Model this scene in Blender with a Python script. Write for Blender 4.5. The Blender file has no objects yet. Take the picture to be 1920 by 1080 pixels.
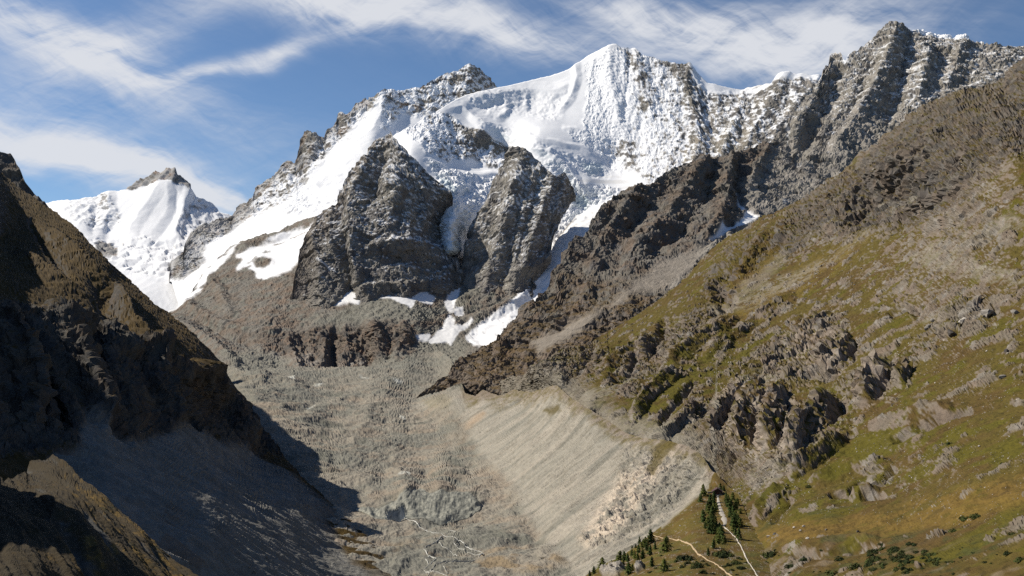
import bpy, math, random, time
import numpy as np
from concurrent.futures import ThreadPoolExecutor
T0 = time.time()
f4 = np.float32
STEP = 1.85                      # terrain sample spacing, in pixels of the 1920 px photograph
EXPOSURE = 0.35
SUN_EL, SUN_AZ = 39.5, -73.0     # degrees; azimuth measured from the view direction, minus is to the left
SUN_STRENGTH, SKY_STRENGTH = 5.0, 0.07
CAM_Z, FPX, PITCH = 240.0, 1900.0, math.radians(3.0)

# ------------------------------------------------------------------ camera, world, sun
scene = bpy.context.scene
scene.render.engine = 'CYCLES'
scene.view_settings.view_transform = 'Standard'
scene.view_settings.look = 'None'
scene.view_settings.gamma = 1.0
scene.view_settings.use_curve_mapping = False
scene.view_settings.exposure = EXPOSURE
scene.cycles.use_denoising = False
scene.cycles.denoiser = 'OPENIMAGEDENOISE'
scene.cycles.max_bounces = 4
scene.cycles.diffuse_bounces = 2
scene.cycles.volume_bounces = 0
scene.cycles.transparent_max_bounces = 8
scene.cycles.sample_clamp_indirect = 4.0
C = scene.collection

cd = bpy.data.cameras.new('camera')
cam = bpy.data.objects.new('camera', cd)
C.objects.link(cam)
cd.sensor_width = 36.0
cd.lens = 36.0 * FPX / 1920.0
cd.clip_start, cd.clip_end = 1.0, 60000.0
cam.location = (0, 0, CAM_Z)
cam.rotation_euler = (math.pi / 2 + PITCH, 0, 0)
scene.camera = cam

el, az = math.radians(SUN_EL), math.radians(SUN_AZ)
SUN = (math.sin(az) * math.cos(el), math.cos(az) * math.cos(el), math.sin(el))
sl = bpy.data.lights.new('sun', 'SUN')
sl.energy = SUN_STRENGTH
sl.angle = math.radians(0.53)
sl.color = (1.0, 0.92, 0.79)
sun = bpy.data.objects.new('sun', sl)
C.objects.link(sun)
from mathutils import Vector
sun.rotation_euler = Vector(SUN).to_track_quat('Z', 'Y').to_euler()

SP, CP = math.sin(PITCH), math.cos(PITCH)
def ratios(u, v):
    """x/y and z/y of the ray through a pixel of the 1920 x 1080 photograph"""
    a = (u - 960.0) / FPX
    b = (540.0 - v) / FPX
    q = CP - b * SP
    return a / q, (SP + b * CP) / q
def project(P):
    x, y, z = P[..., 0], P[..., 1], P[..., 2] - CAM_Z
    fw = y * CP + z * SP
    up = -y * SP + z * CP
    return 960 + FPX * x / fw, 540 - FPX * up / fw

def lin(r, g, b):
    def f(c):
        c /= 255.0
        return c / 12.92 if c <= 0.04045 else ((c + 0.055) / 1.055) ** 2.4
    return np.array([f(r), f(g), f(b)], f4)

class Nodes:
    def __init__(s, tree):
        s.t = tree; s.n = tree.nodes; s.l = tree.links
    def add(s, kind, **kw):
        n = s.n.new(kind)
        for k, v in kw.items():
            if k in n.inputs.keys(): n.inputs[k].default_value = v
            else: setattr(n, k, v)
        return n
    def link(s, a, b): s.l.new(a, b)
    def math(s, op, a, b=None, c=None, clamp=False):
        n = s.n.new('ShaderNodeMath'); n.operation = op; n.use_clamp = clamp
        for i, x in enumerate((a, b, c)):
            if x is None: continue
            if isinstance(x, (int, float)): n.inputs[i].default_value = x
            else: s.l.new(x, n.inputs[i])
        return n.outputs[0]

# ------------------------------------------------------------------ sky with cirrus
world = bpy.data.worlds.new('World')
scene.world = world
world.use_nodes = True
def build_world():
    t = world.node_tree
    t.nodes.clear()
    N = Nodes(t)
    out = N.add('ShaderNodeOutputWorld')
    bg = N.add('ShaderNodeBackground'); bg.inputs['Strength'].default_value = SKY_STRENGTH
    sky = N.add('ShaderNodeTexSky'); sky.sky_type = 'NISHITA'; sky.sun_disc = False
    sky.sun_elevation = el; sky.sun_rotation = az
    sky.altitude = 2300; sky.air_density = 1.0; sky.dust_density = 0.35; sky.ozone_density = 1.6
    geo = N.add('ShaderNodeTexCoord')
    sep = N.add('ShaderNodeSeparateXYZ'); N.link(geo.outputs['Generated'], sep.inputs[0])
    X, Y, Z = sep.outputs
    azi = N.math('ARCTAN2', X, Y)
    ele = N.math('ARCSINE', Z)
    # gentle warp so that cloud edges and streaks are not straight
    comb = N.add('ShaderNodeCombineXYZ'); N.link(azi, comb.inputs[0]); N.link(ele, comb.inputs[1])
    wn = N.add('ShaderNodeTexNoise'); wn.inputs['Scale'].default_value = 7.0; wn.inputs['Detail'].default_value = 4.0
    N.link(comb.outputs[0], wn.inputs['Vector'])
    ws = N.add('ShaderNodeSeparateColor'); N.link(wn.outputs['Color'], ws.inputs[0])
    aw = N.math('MULTIPLY_ADD', N.math('SUBTRACT', ws.outputs[0], 0.5), 0.09, azi)
    ew = N.math('MULTIPLY_ADD', N.math('SUBTRACT', ws.outputs[1], 0.5), 0.055, ele)
    def streak(ang, sl_, sc, det, seed, rough=0.6):
        """noise drawn out along a direction of the sky"""
        c, s_ = math.cos(ang), math.sin(ang)
        p = N.math('ADD', N.math('MULTIPLY', aw, c), N.math('MULTIPLY', ew, s_))
        q = N.math('SUBTRACT', N.math('MULTIPLY', ew, c), N.math('MULTIPLY', aw, s_))
        cv = N.add('ShaderNodeCombineXYZ')
        N.link(N.math('MULTIPLY', p, sl_), cv.inputs[0]); N.link(N.math('MULTIPLY', q, sc), cv.inputs[1])
        cv.inputs[2].default_value = seed
        n = N.add('ShaderNodeTexNoise'); n.inputs['Scale'].default_value = 1.0
        n.inputs['Detail'].default_value = det; n.inputs['Roughness'].default_value = rough
        n.inputs['Distortion'].default_value = 0.4
        N.link(cv.outputs[0], n.inputs['Vector'])
        return n.outputs['Fac']
    def blob(u, v, ru, rv, deg, k):
        rx, rz = ratios(u, v)
        a0 = math.atan(rx); e0 = math.atan(rz / math.hypot(1, rx))
        c, s_ = math.cos(math.radians(deg)), math.sin(math.radians(deg))
        da = N.math('SUBTRACT', aw, a0); de = N.math('SUBTRACT', ew, e0)
        p = N.math('DIVIDE', N.math('ADD', N.math('MULTIPLY', da, c), N.math('MULTIPLY', de, s_)), ru / FPX)
        q = N.math('DIVIDE', N.math('SUBTRACT', N.math('MULTIPLY', de, c), N.math('MULTIPLY', da, s_)), rv / FPX)
        r2 = N.math('ADD', N.math('MULTIPLY', p, p), N.math('MULTIPLY', q, q))
        return N.math('MULTIPLY', N.math('EXPONENT', N.math('MULTIPLY', r2, -1.0)), k)
    tot = None
    for b in CLOUDS:
        x = blob(*b)
        tot = x if tot is None else N.math('ADD', tot, x)
    tot = N.math('ADD', tot, N.math('MULTIPLY', N.math('EXPONENT', N.math('MULTIPLY', N.math('MAXIMUM', ele, 0.0), -9.0)), .55))
    s1 = streak(math.radians(-14), 6.0, 26.0, 9.0, 3.1, .66)
    s2 = streak(math.radians(24), 7.0, 44.0, 8.0, 9.7, .66)
    s3 = streak(math.radians(-38), 9.0, 90.0, 6.0, 5.3)
    tex = N.math('ADD', N.math('MULTIPLY', s1, 0.55), N.math('ADD', N.math('MULTIPLY', s2, 0.3), N.math('MULTIPLY', s3, 0.15)))
    # thin veil everywhere (all round the sky) plus the banks seen in the photograph
    big = N.add('ShaderNodeTexNoise'); big.inputs['Scale'].default_value = 2.2; big.inputs['Detail'].default_value = 3.0
    N.link(geo.outputs['Generated'], big.inputs['Vector'])
    m = N.math('ADD', N.math('MULTIPLY', N.math('ADD', tot, 0.045), N.math('MULTIPLY_ADD', N.math('SUBTRACT', tex, 0.5), 4.2, 0.84)), N.math('MULTIPLY', N.math('SUBTRACT', big.outputs['Fac'], 0.5), 0.35))
    mr = N.add('ShaderNodeMapRange'); mr.interpolation_type = 'SMOOTHSTEP'
    mr.inputs['From Min'].default_value = 0.02; mr.inputs['From Max'].default_value = 1.45
    mr.inputs['To Min'].default_value = 0.0; mr.inputs['To Max'].default_value = 0.92
    N.link(m, mr.inputs['Value'])
    mix = N.add('ShaderNodeMix'); mix.data_type = 'RGBA'
    N.link(mr.outputs[0], mix.inputs[0])
    tint = N.add('ShaderNodeMix'); tint.data_type = 'RGBA'; tint.blend_type = 'MULTIPLY'; tint.inputs[0].default_value = 1.0
    N.link(sky.outputs[0], tint.inputs[6]); tint.inputs[7].default_value = (*SKY_TINT, 1)
    N.link(tint.outputs[2], mix.inputs[6])
    k = CLOUD_RADIANCE / SKY_STRENGTH
    mix.inputs[7].default_value = (0.95 * k, 0.97 * k, 1.02 * k, 1)
    N.link(mix.outputs[2], bg.inputs['Color'])
    N.link(bg.outputs[0], out.inputs[0])
SKY_TINT = (0.84, 0.98, 1.10)
CLOUD_RADIANCE = 0.62
CLOUDS = [  # centre (px), half axes (px), tilt (deg, + rises to the right), strength
    (740, 25, 330, 48, -10, 1.05), (560, 0, 220, 30, 0, .5), (960, 75, 130, 30, -14, .6),
    (490, 108, 120, 20, 24, 1.0), (380, 150, 110, 14, 14, .6),
    (130, 75, 230, 62, -22, .80), (60, 30, 140, 40, -10, .45), (300, 50, 120, 46, 30, .42), (215, 100, 120, 26, 20, .35),
    (100, 285, 300, 40, -14, .80), (330, 350, 260, 45, -18, .85), (60, 190, 180, 50, -10, .42), (330, 190, 220, 60, -25, .34),
    (1400, 62, 300, 62, -4, 1.0), (1180, 20, 160, 34, -14, .55), (1500, 110, 160, 40, 0, .7), (1600, 30, 130, 40, 8, .45),
    (1300, 30, 200, 40, -6, .4), (1830, 60, 60, 12, 25, .25), (650, 330, 200, 60, -30, .18),
]
build_world()

# ------------------------------------------------------------------ noise kit (numpy)
POOL = ThreadPoolExecutor(4)
CH = 60000
def chunked(fn, n, out):
    def job(a):
        out[a:a + CH] = fn(slice(a, min(n, a + CH)))
    list(POOL.map(job, range(0, n, CH)))
    return out
_rs = np.random.RandomState(11)
PERM = np.tile(_rs.permutation(256), 3).astype(np.int32)
_g = _rs.normal(size=(256, 3)); _g /= np.linalg.norm(_g, axis=1)[:, None]
G3 = (_g * 1.5).astype(f4)
def _perlin(p, seed):
    ip = np.floor(p)
    f = p - ip
    i = ip.astype(np.int32) & 255
    w = f * f * f * (f * (f * 6 - 15) + 10)
    r = None
    sx, sy, sz = seed & 255, (seed * 7) & 255, (seed * 13) & 255
    X0 = (i[:, 0] + sx) & 255; Y0 = (i[:, 1] + sy) & 255; Z0 = (i[:, 2] + sz) & 255
    X1 = (X0 + 1) & 255; Y1 = (Y0 + 1) & 255; Z1 = (Z0 + 1) & 255
    out = 0
    fx, fy, fz = f[:, 0], f[:, 1], f[:, 2]
    for X, dx, wx in ((X0, fx, 1 - w[:, 0]), (X1, fx - 1, w[:, 0])):
        A = PERM[X]
        for Yc, dy, wy in ((Y0, fy, 1 - w[:, 1]), (Y1, fy - 1, w[:, 1])):
            B = PERM[A + Yc]
            wxy = wx * wy
            for Zc, dz, wz in ((Z0, fz, 1 - w[:, 2]), (Z1, fz - 1, w[:, 2])):
                g = G3[PERM[B + Zc]]
                out = out + wxy * wz * (g[:, 0] * dx + g[:, 1] * dy + g[:, 2] * dz)
    return out
def perlin(P, scale, seed=0):
    """P (N,3) metres, scale = wavelength in metres (number or xyz), about -1..1"""
    k = (1.0 / np.broadcast_to(np.asarray(scale, f4), (3,))).astype(f4)
    out = np.empty(len(P), f4)
    return chunked(lambda s: _perlin(P[s] * k, seed), len(P), out)
def fbm(P, scale, octv, seed=0, gain=0.5):
    h = 0; a = 1.0; sc = np.broadcast_to(np.asarray(scale, f4), (3,)).copy()
    for o in range(octv):
        h = h + a * perlin(P, sc, seed + o * 17)
        a *= gain; sc = sc * 0.49
    return h
def crag(P, L0, L1, seed=0, gain=0.60, amp=0.11):
    """ridged rock relief in metres, wavelengths from L0 down to L1"""
    L = np.broadcast_to(np.asarray(L0, f4), (3,)).copy()
    h = 0; w = 1.0; o = 0; a = float(L.max()) * amp
    while L.max() > L1:
        r = 1 - 2.2 * np.abs(perlin(P, L, seed + o * 31))
        h = h + a * w * r
        w = np.clip(0.35 + 0.8 * r, 0.15, 1.0)
        L = L * 0.5; a *= gain; o += 1
    return h
def _h2(ix, iy, seed):
    A = PERM[(ix + seed) & 255]
    B = PERM[A + ((iy + seed * 3) & 255)]
    return B
HT = _rs.rand(256, 4).astype(f4)
def facet(Q, size, seed=0):
    """broken-rock relief: each cell of the plane Q (N,2 metres) is a tilted slab"""
    def fn(s):
        q = Q[s] / size
        b = np.floor(q).astype(np.int32)
        best = np.full(len(q), 9.0, f4); val = np.zeros(len(q), f4)
        for di in (-1, 0, 1):
            for dj in (-1, 0, 1):
                ix = b[:, 0] + di; iy = b[:, 1] + dj
                h = HT[_h2(ix, iy, seed)]
                h2 = HT[_h2(ix, iy, seed + 91)]
                dx = q[:, 0] - ix - h[:, 0]; dy = q[:, 1] - iy - h[:, 1]
                d = dx * dx + dy * dy
                m = d < best
                best = np.where(m, d, best)
                val = np.where(m, dx * (h[:, 2] - .5) * 1.8 + dy * (h[:, 3] - .5) * 1.8 + (h2[:, 0] - .5) * .9, val)
        return val * size
    return chunked(fn, len(Q), np.empty(len(Q), f4))
def erosion(P, G, scale, octv=4, seed=0, gain=0.5, branch=1.0):
    """gullies running down the fall line. P metres, G (N,2) gradient of z in plan.
    returns relief about -1..1 times scale*0.1"""
    N_ = len(P)
    out = np.empty(N_, f4)
    def fn(s):
        xy = P[s][:, :2].astype(f4); g = G[s].astype(f4).copy()
        gl = np.sqrt((g ** 2).sum(1)) + 1e-6
        g0 = g / gl[:, None]
        h = np.zeros(len(xy), f4); a = 1.0; sc = scale
        for o in range(octv):
            n = g0 / (np.sqrt((g0 ** 2).sum(1)) + 1e-6)[:, None]
            tx, ty = -n[:, 1], n[:, 0]
            q = xy / sc
            b = np.floor(q).astype(np.int32)
            hs = 0; ds = 0; ws = 1e-6
            for di in (-1, 0, 1):
                for dj in (-1, 0, 1):
                    ix = b[:, 0] + di; iy = b[:, 1] + dj
                    r = HT[_h2(ix, iy, seed + o * 23)]
                    dx = q[:, 0] - ix - r[:, 0]; dy = q[:, 1] - iy - r[:, 1]
                    w = np.exp(-2.2 * (dx * dx + dy * dy))
                    ph = (dx * tx + dy * ty) * 6.2832 * 0.85
                    hs = hs + np.cos(ph) * w; ds = ds - np.sin(ph) * w; ws = ws + w
            hs = hs / ws; ds = ds / ws
            h += a * (1 - 2.6 * np.abs(hs))
            g0 = n + branch * 0.55 * (ds * a)[:, None] * np.stack([tx, ty], 1) * -1.0
            a *= gain; sc *= 0.5
        return h * (scale * 0.1)
    return chunked(fn, N_, out)
def relief(P, L0, L1, seed=0, stretch=(1, 1, .45), amp=.055, gain=.64):
    """weathered rock: warped, sharp ribs drawn out along the given axes, rough down to the smallest size"""
    w = np.stack([perlin(P, L0 * .9, seed + 201), perlin(P, L0 * .9, seed + 202), perlin(P, L0 * .9, seed + 203)], 1)
    w += .5 * np.stack([perlin(P, L0 * .35, seed + 204), perlin(P, L0 * .35, seed + 205), perlin(P, L0 * .35, seed + 206)], 1)
    Q = ((P + w * (L0 * .22)) * np.asarray(stretch, f4)).astype(f4)
    h = 0; a = L0 * amp; L = L0; o = 0; wt = 1.0
    while L > L1:
        n = perlin(Q, L, seed + o * 29)
        r = 1 - 2.4 * np.abs(n)
        if o % 3 != 0: h = h - a * r * .9             # cracks and gullies
        else:
            h = h + a * wt * r                        # edges
            wt = np.clip(.45 + .75 * r, .25, 1.0)
        a *= gain; L *= .5; o += 1
        if o == 2: Q = (P + w * (L0 * .15)) * ((1 + np.asarray(stretch, f4)) * .5).astype(f4)
    return h.astype(f4)
def breaks(P, size, k=3, seed=0, tilt=.35):
    """fractured rock: slabs of several sizes on a warped front plane"""
    w = np.stack([perlin(P, size * 1.3, seed + 3), perlin(P, size * 1.3, seed + 4)], 1) * (size * .35)
    q = np.stack([P[:, 0] + .45 * P[:, 1], P[:, 2] * 1.15 + tilt * P[:, 1]], 1).astype(f4) + w
    h = 0
    for i in range(k):
        h = h + facet(q, size * .46 ** i, seed + i * 5) * (1 + .12 * i)
    return h
def sstep(a, b, x):
    t = np.clip((x - a) / (b - a), 0, 1)
    return t * t * (3 - 2 * t)

# ------------------------------------------------------------------ image-traced shapes -> surfaces
def seg_dist(U, V, pts):
    best = np.full(U.shape, 1e9, f4); par = np.zeros(U.shape, f4)
    pts = np.asarray(pts, f4); n = len(pts) - 1
    for k in range(n):
        ax, ay = pts[k]; bx, by = pts[k + 1]
        dx, dy = bx - ax, by - ay
        L = dx * dx + dy * dy + 1e-6
        t = np.clip(((U - ax) * dx + (V - ay) * dy) / L, 0, 1)
        d = (U - ax - t * dx) ** 2 + (V - ay - t * dy) ** 2
        m = d < best
        best = np.where(m, d, best); par = np.where(m, (k + t) / n, par)
    return np.sqrt(best), par
def poly_sd(U, V, pts):
    """signed distance in px, + inside"""
    pts = np.asarray(pts, f4)
    d, _ = seg_dist(U, V, np.vstack([pts, pts[:1]]))
    ins = np.zeros(U.shape, bool)
    n = len(pts)
    for k in range(n):
        ax, ay = pts[k]; bx, by = pts[(k + 1) % n]
        if ay == by: continue
        c = ((ay > V) != (by > V)) & (U < (bx - ax) * (V - ay) / (by - ay) + ax)
        ins ^= c
    return np.where(ins, d, -d)
class Layer:
    """a piece of ground: traced outline columns, a depth from control points, then relief"""
    def __init__(s, top, bot, ctrl, u0, u1, step=STEP, jag=0.0, seed=1, back=900.0, backslope=0.8, eps=0.05):
        us = np.arange(u0, u1 + step, step).astype(f4)
        inside = (us > -25) & (us < 1945)
        us = us[inside | (np.arange(len(us)) % 7 == 0)]          # coarser outside the view
        top = np.asarray(top, f4); bot = np.asarray(bot, f4)
        vt = np.interp(us, top[:, 0], top[:, 1]); vb = np.interp(us, bot[:, 0], bot[:, 1])
        vb = np.maximum(vb, vt + 2)
        if jag:
            q = np.stack([us, us * 0, us * 0], 1).astype(f4)
            vt = vt + jag * (fbm(q, 14.0, 4, seed, .6))
        seen = (us > -30) & (us < 1950)
        nr = int(np.max((np.minimum(vb, 1100) - vt)[seen]) / step) + 2
        t = np.linspace(0, 1, nr).astype(f4)
        s.U = np.repeat(us[:, None], nr, 1).astype(f4)
        kk = np.exp(-np.linspace(-2.2, 2.2, 41) ** 2); kk /= kk.sum()
        vs = np.convolve(np.pad(vt, 20, mode='edge'), kk, 'valid')
        run = (vb - vs)[:, None] * t[None, :]
        s.V = (vs[:, None] + run + (vt - vs)[:, None] * np.exp(-run / 45.0)).astype(f4)
        s.shape = s.U.shape
        c = np.asarray(ctrl, np.float64)
        A = c[:, :2] / 100.0; w = 1000.0 / c[:, 2]
        n = len(A)
        R = np.sqrt(((A[:, None] - A[None]) ** 2).sum(2) + eps ** 2)
        M = np.zeros((n + 3, n + 3)); M[:n, :n] = R; M[:n, n] = 1; M[:n, n + 1:] = A; M[n:, :n] = M[:n, n:].T
        sol = np.linalg.solve(M + 1e-9 * np.eye(n + 3), np.r_[w, 0, 0, 0])
        q = (np.stack([s.U.ravel(), s.V.ravel()], 1) / 100.0).astype(f4)
        def fn(sl_):
            x = q[sl_]; r = (sol[n] + x @ sol[n + 1:]).astype(np.float64)
            for i in range(n):
                r += sol[i] * np.sqrt((x[:, 0] - A[i, 0]) ** 2 + (x[:, 1] - A[i, 1]) ** 2 + eps ** 2)
            return r
        w = chunked(fn, len(q), np.empty(len(q), np.float64)).reshape(s.shape)
        s.D = (1000.0 / np.clip(w, 1000.0 / 14000, 1000.0 / 120)).astype(f4)
        rx, rz = ratios(s.U, s.V)
        s.P = np.stack([rx * s.D, s.D, CAM_Z + rz * s.D], 2).astype(f4)
        s.px = s.D / FPX            # metres per photo pixel
        s.back, s.backslope = back, backslope
        s.normals()
    def normals(s):
        P = s.P
        du = np.empty_like(P); dv = np.empty_like(P)
        du[1:-1] = P[2:] - P[:-2]; du[0] = P[1] - P[0]; du[-1] = P[-1] - P[-2]
        dv[:, 1:-1] = P[:, 2:] - P[:, :-2]; dv[:, 0] = P[:, 1] - P[:, 0]; dv[:, -1] = P[:, -1] - P[:, -2]
        n = np.cross(dv, du)
        n /= np.linalg.norm(n, axis=2)[..., None] + 1e-9
        fl = (n[..., 2] < 0) & (np.abs(n[..., 2]) > 0.05)
        s.N = n.astype(f4)
        return s.N
    def flat(s): return s.P.reshape(-1, 3)
    def grad(s, blur=6):
        n = s.N.copy()
        if blur:
            for ax in (0, 1):
                for _ in range(2):
                    c = np.cumsum(np.pad(n, [(blur + 1, blur) if a == ax else (0, 0) for a in range(3)], mode='edge'), axis=ax)
                    n = (np.take(c, range(2 * blur + 1, c.shape[ax]), ax) - np.take(c, range(0, c.shape[ax] - 2 * blur - 1), ax)) / (2 * blur + 1)
        nz = np.maximum(n[..., 2], 0.15)
        return np.stack([-n[..., 0] / nz, -n[..., 1] / nz], 2).reshape(-1, 2).astype(f4)
    def push(s, h, along=None):
        h = np.asarray(h, f4).reshape(s.shape)
        s.P += h[..., None] * (s.N if along is None else np.asarray(along, f4))
        s.normals()
    def noise2(s, amp, sc, seed=0, octv=4):
        """wobble in px for outlines of patches, fixed to the ground through world coordinates"""
        return (amp * fbm(s.flat(), sc, octv, seed, .6)).reshape(s.shape)
    def strokes(s, lst, wob=None, seed=5, k=.40):
        """ridges (+) and gullies (-): (amplitude m, half width px, points). sharp crest, straight flanks"""
        h = np.zeros(s.shape, f4)
        if wob is None: wob = 3.0
        w1 = s.noise2(wob, 60 * float(np.median(s.px)), seed)
        w2 = s.noise2(wob, 60 * float(np.median(s.px)), seed + 50)
        U, V = s.U + w1, s.V + w2
        for A, hw, pts in lst:
            p = np.asarray(pts, f4); m = hw + 8
            box = (U > p[:, 0].min() - m) & (U < p[:, 0].max() + m) & (V > p[:, 1].min() - m) & (V < p[:, 1].max() + m)
            if not box.any(): continue
            d, t = seg_dist(U[box], V[box], p)
            end = np.minimum(1, np.minimum(t + 0.15, 1 - t + 0.15) * 4)
            f = np.clip(1 - d / hw, 0, 1) * np.clip(end, 0, 1)
            h[box] += k * A * f
        return h
    def mask(s, polys, soft=3.0, wob=0.0):
        """union of traced patches, 0..1; wob = array of px wobble"""
        r = np.zeros(s.shape, f4)
        for p in polys:
            p = np.asarray(p, f4); m = 30
            box = (s.U > p[:, 0].min() - m) & (s.U < p[:, 0].max() + m) & (s.V > p[:, 1].min() - m) & (s.V < p[:, 1].max() + m)
            if not box.any(): continue
            sd = poly_sd(s.U[box], s.V[box], p)
            if not np.isscalar(wob): sd = sd + wob[box]
            r[box] = np.maximum(r[box], sstep(-soft, soft, sd))
        return r
    def line(s, pts, hw, soft=1.0, wob=0.0):
        U, V = s.U, s.V
        d, _ = seg_dist(U, V, pts)
        return 1 - sstep(hw - soft, hw + soft, d + wob)

def mixc(a, b, t):
    t = np.asarray(t)[..., None]
    return a * (1 - t) + b * t

LAYERS = {}
def emit(layer, col, snow, objs, region=None):
    """turn a layer into mesh objects. objs = list of (name, label, category, material, smooth) per region id"""
    P = layer.P; nu, nv = layer.shape
    # ground behind the crest, falling away on the far side
    rows = []
    k = 5
    P0 = P[:, 0]
    hd = P0 - np.array([0, 0, CAM_Z], f4); hd[:, 2] = 0
    hd /= np.linalg.norm(hd, axis=1)[:, None]
    q = P0.astype(f4)
    for i in range(k, 0, -1):
        s_ = layer.back * (i / k) ** 1.6
        pr = P0 + hd * s_
        pr[:, 2] -= s_ * layer.backslope + 0.02 * s_ * fbm(pr, layer.back * .6 + 1, 2, 77)
        rows.append(pr)
    B = np.stack(rows, 1)
    PP = np.concatenate([B, P], 1); nv2 = nv + k
    CC = np.concatenate([np.repeat(col[:, :1], k, 1), col], 1)
    SS = np.concatenate([np.repeat(snow[:, :1], k, 1), snow], 1)
    if region is None: region = np.zeros(layer.shape, np.int8)
    RR = np.concatenate([np.repeat(region[:, :1], k, 1), region], 1)
    idx = np.arange(nu * nv2, dtype=np.int32).reshape(nu, nv2)
    quads = np.stack([idx[:-1, :-1], idx[:-1, 1:], idx[1:, 1:], idx[1:, :-1]], -1).reshape(-1, 4)
    fr = RR[:-1, :-1].reshape(-1)
    verts = PP.reshape(-1, 3); cc = CC.reshape(-1, 3); ss = SS.reshape(-1)
    made = []
    for rid, (name, label, cat, mat, smooth) in enumerate(objs):
        fq = quads[fr == rid]
        if not len(fq): continue
        used = np.zeros(len(verts), bool); used[fq.ravel()] = True
        remap = np.cumsum(used).astype(np.int32) - 1
        me = bpy.data.meshes.new(name)
        vv = verts[used]; n = len(vv); nf = len(fq)
        me.vertices.add(n); me.vertices.foreach_set('co', vv.astype(f4).ravel())
        me.loops.add(nf * 4); me.loops.foreach_set('vertex_index', remap[fq].ravel())
        me.polygons.add(nf)
        me.polygons.foreach_set('loop_start', np.arange(0, nf * 4, 4, dtype=np.int32))
        me.polygons.foreach_set('loop_total', np.full(nf, 4, np.int32))
        me.update(calc_edges=True)
        me.polygons.foreach_set('use_smooth', np.full(nf, smooth, bool))
        a = me.attributes.new('tone', 'FLOAT_COLOR', 'POINT')
        rgba = np.ones((n, 4), f4); rgba[:, :3] = cc[used]
        a.data.foreach_set('color', rgba.ravel())
        b = me.attributes.new('snow', 'FLOAT', 'POINT')
        b.data.foreach_set('value', ss[used].astype(f4))
        me.materials.append(mat)
        o = bpy.data.objects.new(name, me); C.objects.link(o)
        o['kind'] = 'structure'; o['label'] = label; o['category'] = cat
        made.append(o)
    return made

def ground_material(name, grain, bump, rough=0.95, vary=0.25):
    """traced tones, broken up by procedural grain of the given size in metres"""
    m = bpy.data.materials.new(name); m.use_nodes = True
    t = m.node_tree; t.nodes.clear(); N = Nodes(t)
    out = N.add('ShaderNodeOutputMaterial'); bs = N.add('ShaderNodeBsdfPrincipled')
    at = N.add('ShaderNodeAttribute'); at.attribute_name = 'tone'
    sn = N.add('ShaderNodeAttribute'); sn.attribute_name = 'snow'
    tc = N.add('ShaderNodeTexCoord')
    n1 = N.add('ShaderNodeTexNoise'); n1.inputs['Scale'].default_value = 1.0 / grain; n1.inputs['Detail'].default_value = 6.0; n1.inputs['Roughness'].default_value = .7
    N.link(tc.outputs['Object'], n1.inputs['Vector'])
    n2 = N.add('ShaderNodeTexNoise'); n2.inputs['Scale'].default_value = 0.22 / grain; n2.inputs['Detail'].default_value = 4.0
    N.link(tc.outputs['Object'], n2.inputs['Vector'])
    dry = N.math('SUBTRACT', 1.0, N.math('MULTIPLY', sn.outputs['Fac'], 0.97))
    v = N.math('ADD', N.math('MULTIPLY', N.math('SUBTRACT', n1.outputs['Fac'], 0.5), 2 * vary), N.math('MULTIPLY', N.math('SUBTRACT', n2.outputs['Fac'], 0.5), vary))
    v = N.math('ADD', N.math('MULTIPLY', v, dry), 1.0)
    mx = N.add('ShaderNodeMix'); mx.data_type = 'RGBA'; mx.blend_type = 'MULTIPLY'; mx.inputs[0].default_value = 1.0
    N.link(at.outputs['Color'], mx.inputs[6]); N.link(v, mx.inputs[7])
    N.link(mx.outputs[2], bs.inputs['Base Color'])
    bs.inputs['Roughness'].default_value = rough
    bs.inputs['Specular IOR Level'].default_value = 0.15
    bp = N.add('ShaderNodeBump'); bp.inputs['Distance'].default_value = bump
    N.link(N.math('MULTIPLY', dry, 0.9), bp.inputs['Strength'])
    N.link(n1.outputs['Fac'], bp.inputs['Height'])
    N.link(bp.outputs[0], bs.inputs['Normal'])
    N.link(bs.outputs[0], out.inputs[0])
    return m
# ------------------------------------------------------------------ tones (linear albedo)
SNOW = np.array([.80, .81, .83], f4)
ICE = np.array([.50, .58, .62], f4)
R_GREY = np.array([.185, .172, .150], f4)
R_PALE = np.array([.27, .248, .220], f4)
R_DARK = np.array([.085, .080, .076], f4)
R_BROWN = np.array([.150, .118, .092], f4)
R_RUST = np.array([.20, .135, .095], f4)
DEBRIS = np.array([.232, .210, .172], f4)
DEBRIS_G = np.array([.188, .184, .156], f4)
MORAINE = np.array([.290, .270, .226], f4)
PINK = np.array([.40, .335, .275], f4)
G_OLIVE = np.array([.086, .066, .014], f4)
G_BROWN = np.array([.082, .053, .016], f4)
G_GREEN = np.array([.082, .074, .008], f4)
G_GOLD = np.array([.155, .098, .024], f4)
SHRUB = np.array([.030, .036, .012], f4)

def rock_tone(L, sc, a, b, c=None, seed=0):
    P = L.flat()
    n = fbm(P, sc, 5, seed, .55).reshape(L.shape)
    col = mixc(np.broadcast_to(a, L.shape + (3,)), b, sstep(-.5, .6, n))
    if c is not None:
        n2 = fbm(P, sc * .6, 4, seed + 7, .55).reshape(L.shape)
        col = mixc(col, c, sstep(.1, .7, n2))
    return col.astype(f4)
def gully(L, scale, amp, octv=4, seed=0, branch=1.0):
    h = erosion(L.flat(), L.grad(), scale, octv, seed, .5, branch)
    return (h * amp).reshape(L.shape) * np.clip(L.N[..., 2], .3, 1)

MAT_FAR = ground_material('far_rock_and_snow', 26.0, 10.0, vary=.30)
MAT_MID = ground_material('mid_rock', 15.0, 6.0, vary=.36)
MAT_SLOPE = ground_material('alpine_slope', 3.2, 1.3, vary=.50)
MAT_VALLEY = ground_material('glacial_debris', 4.0, 1.4, vary=.34)
MAT_NEAR = ground_material('near_slope', 1.4, .6, vary=.50)

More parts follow.
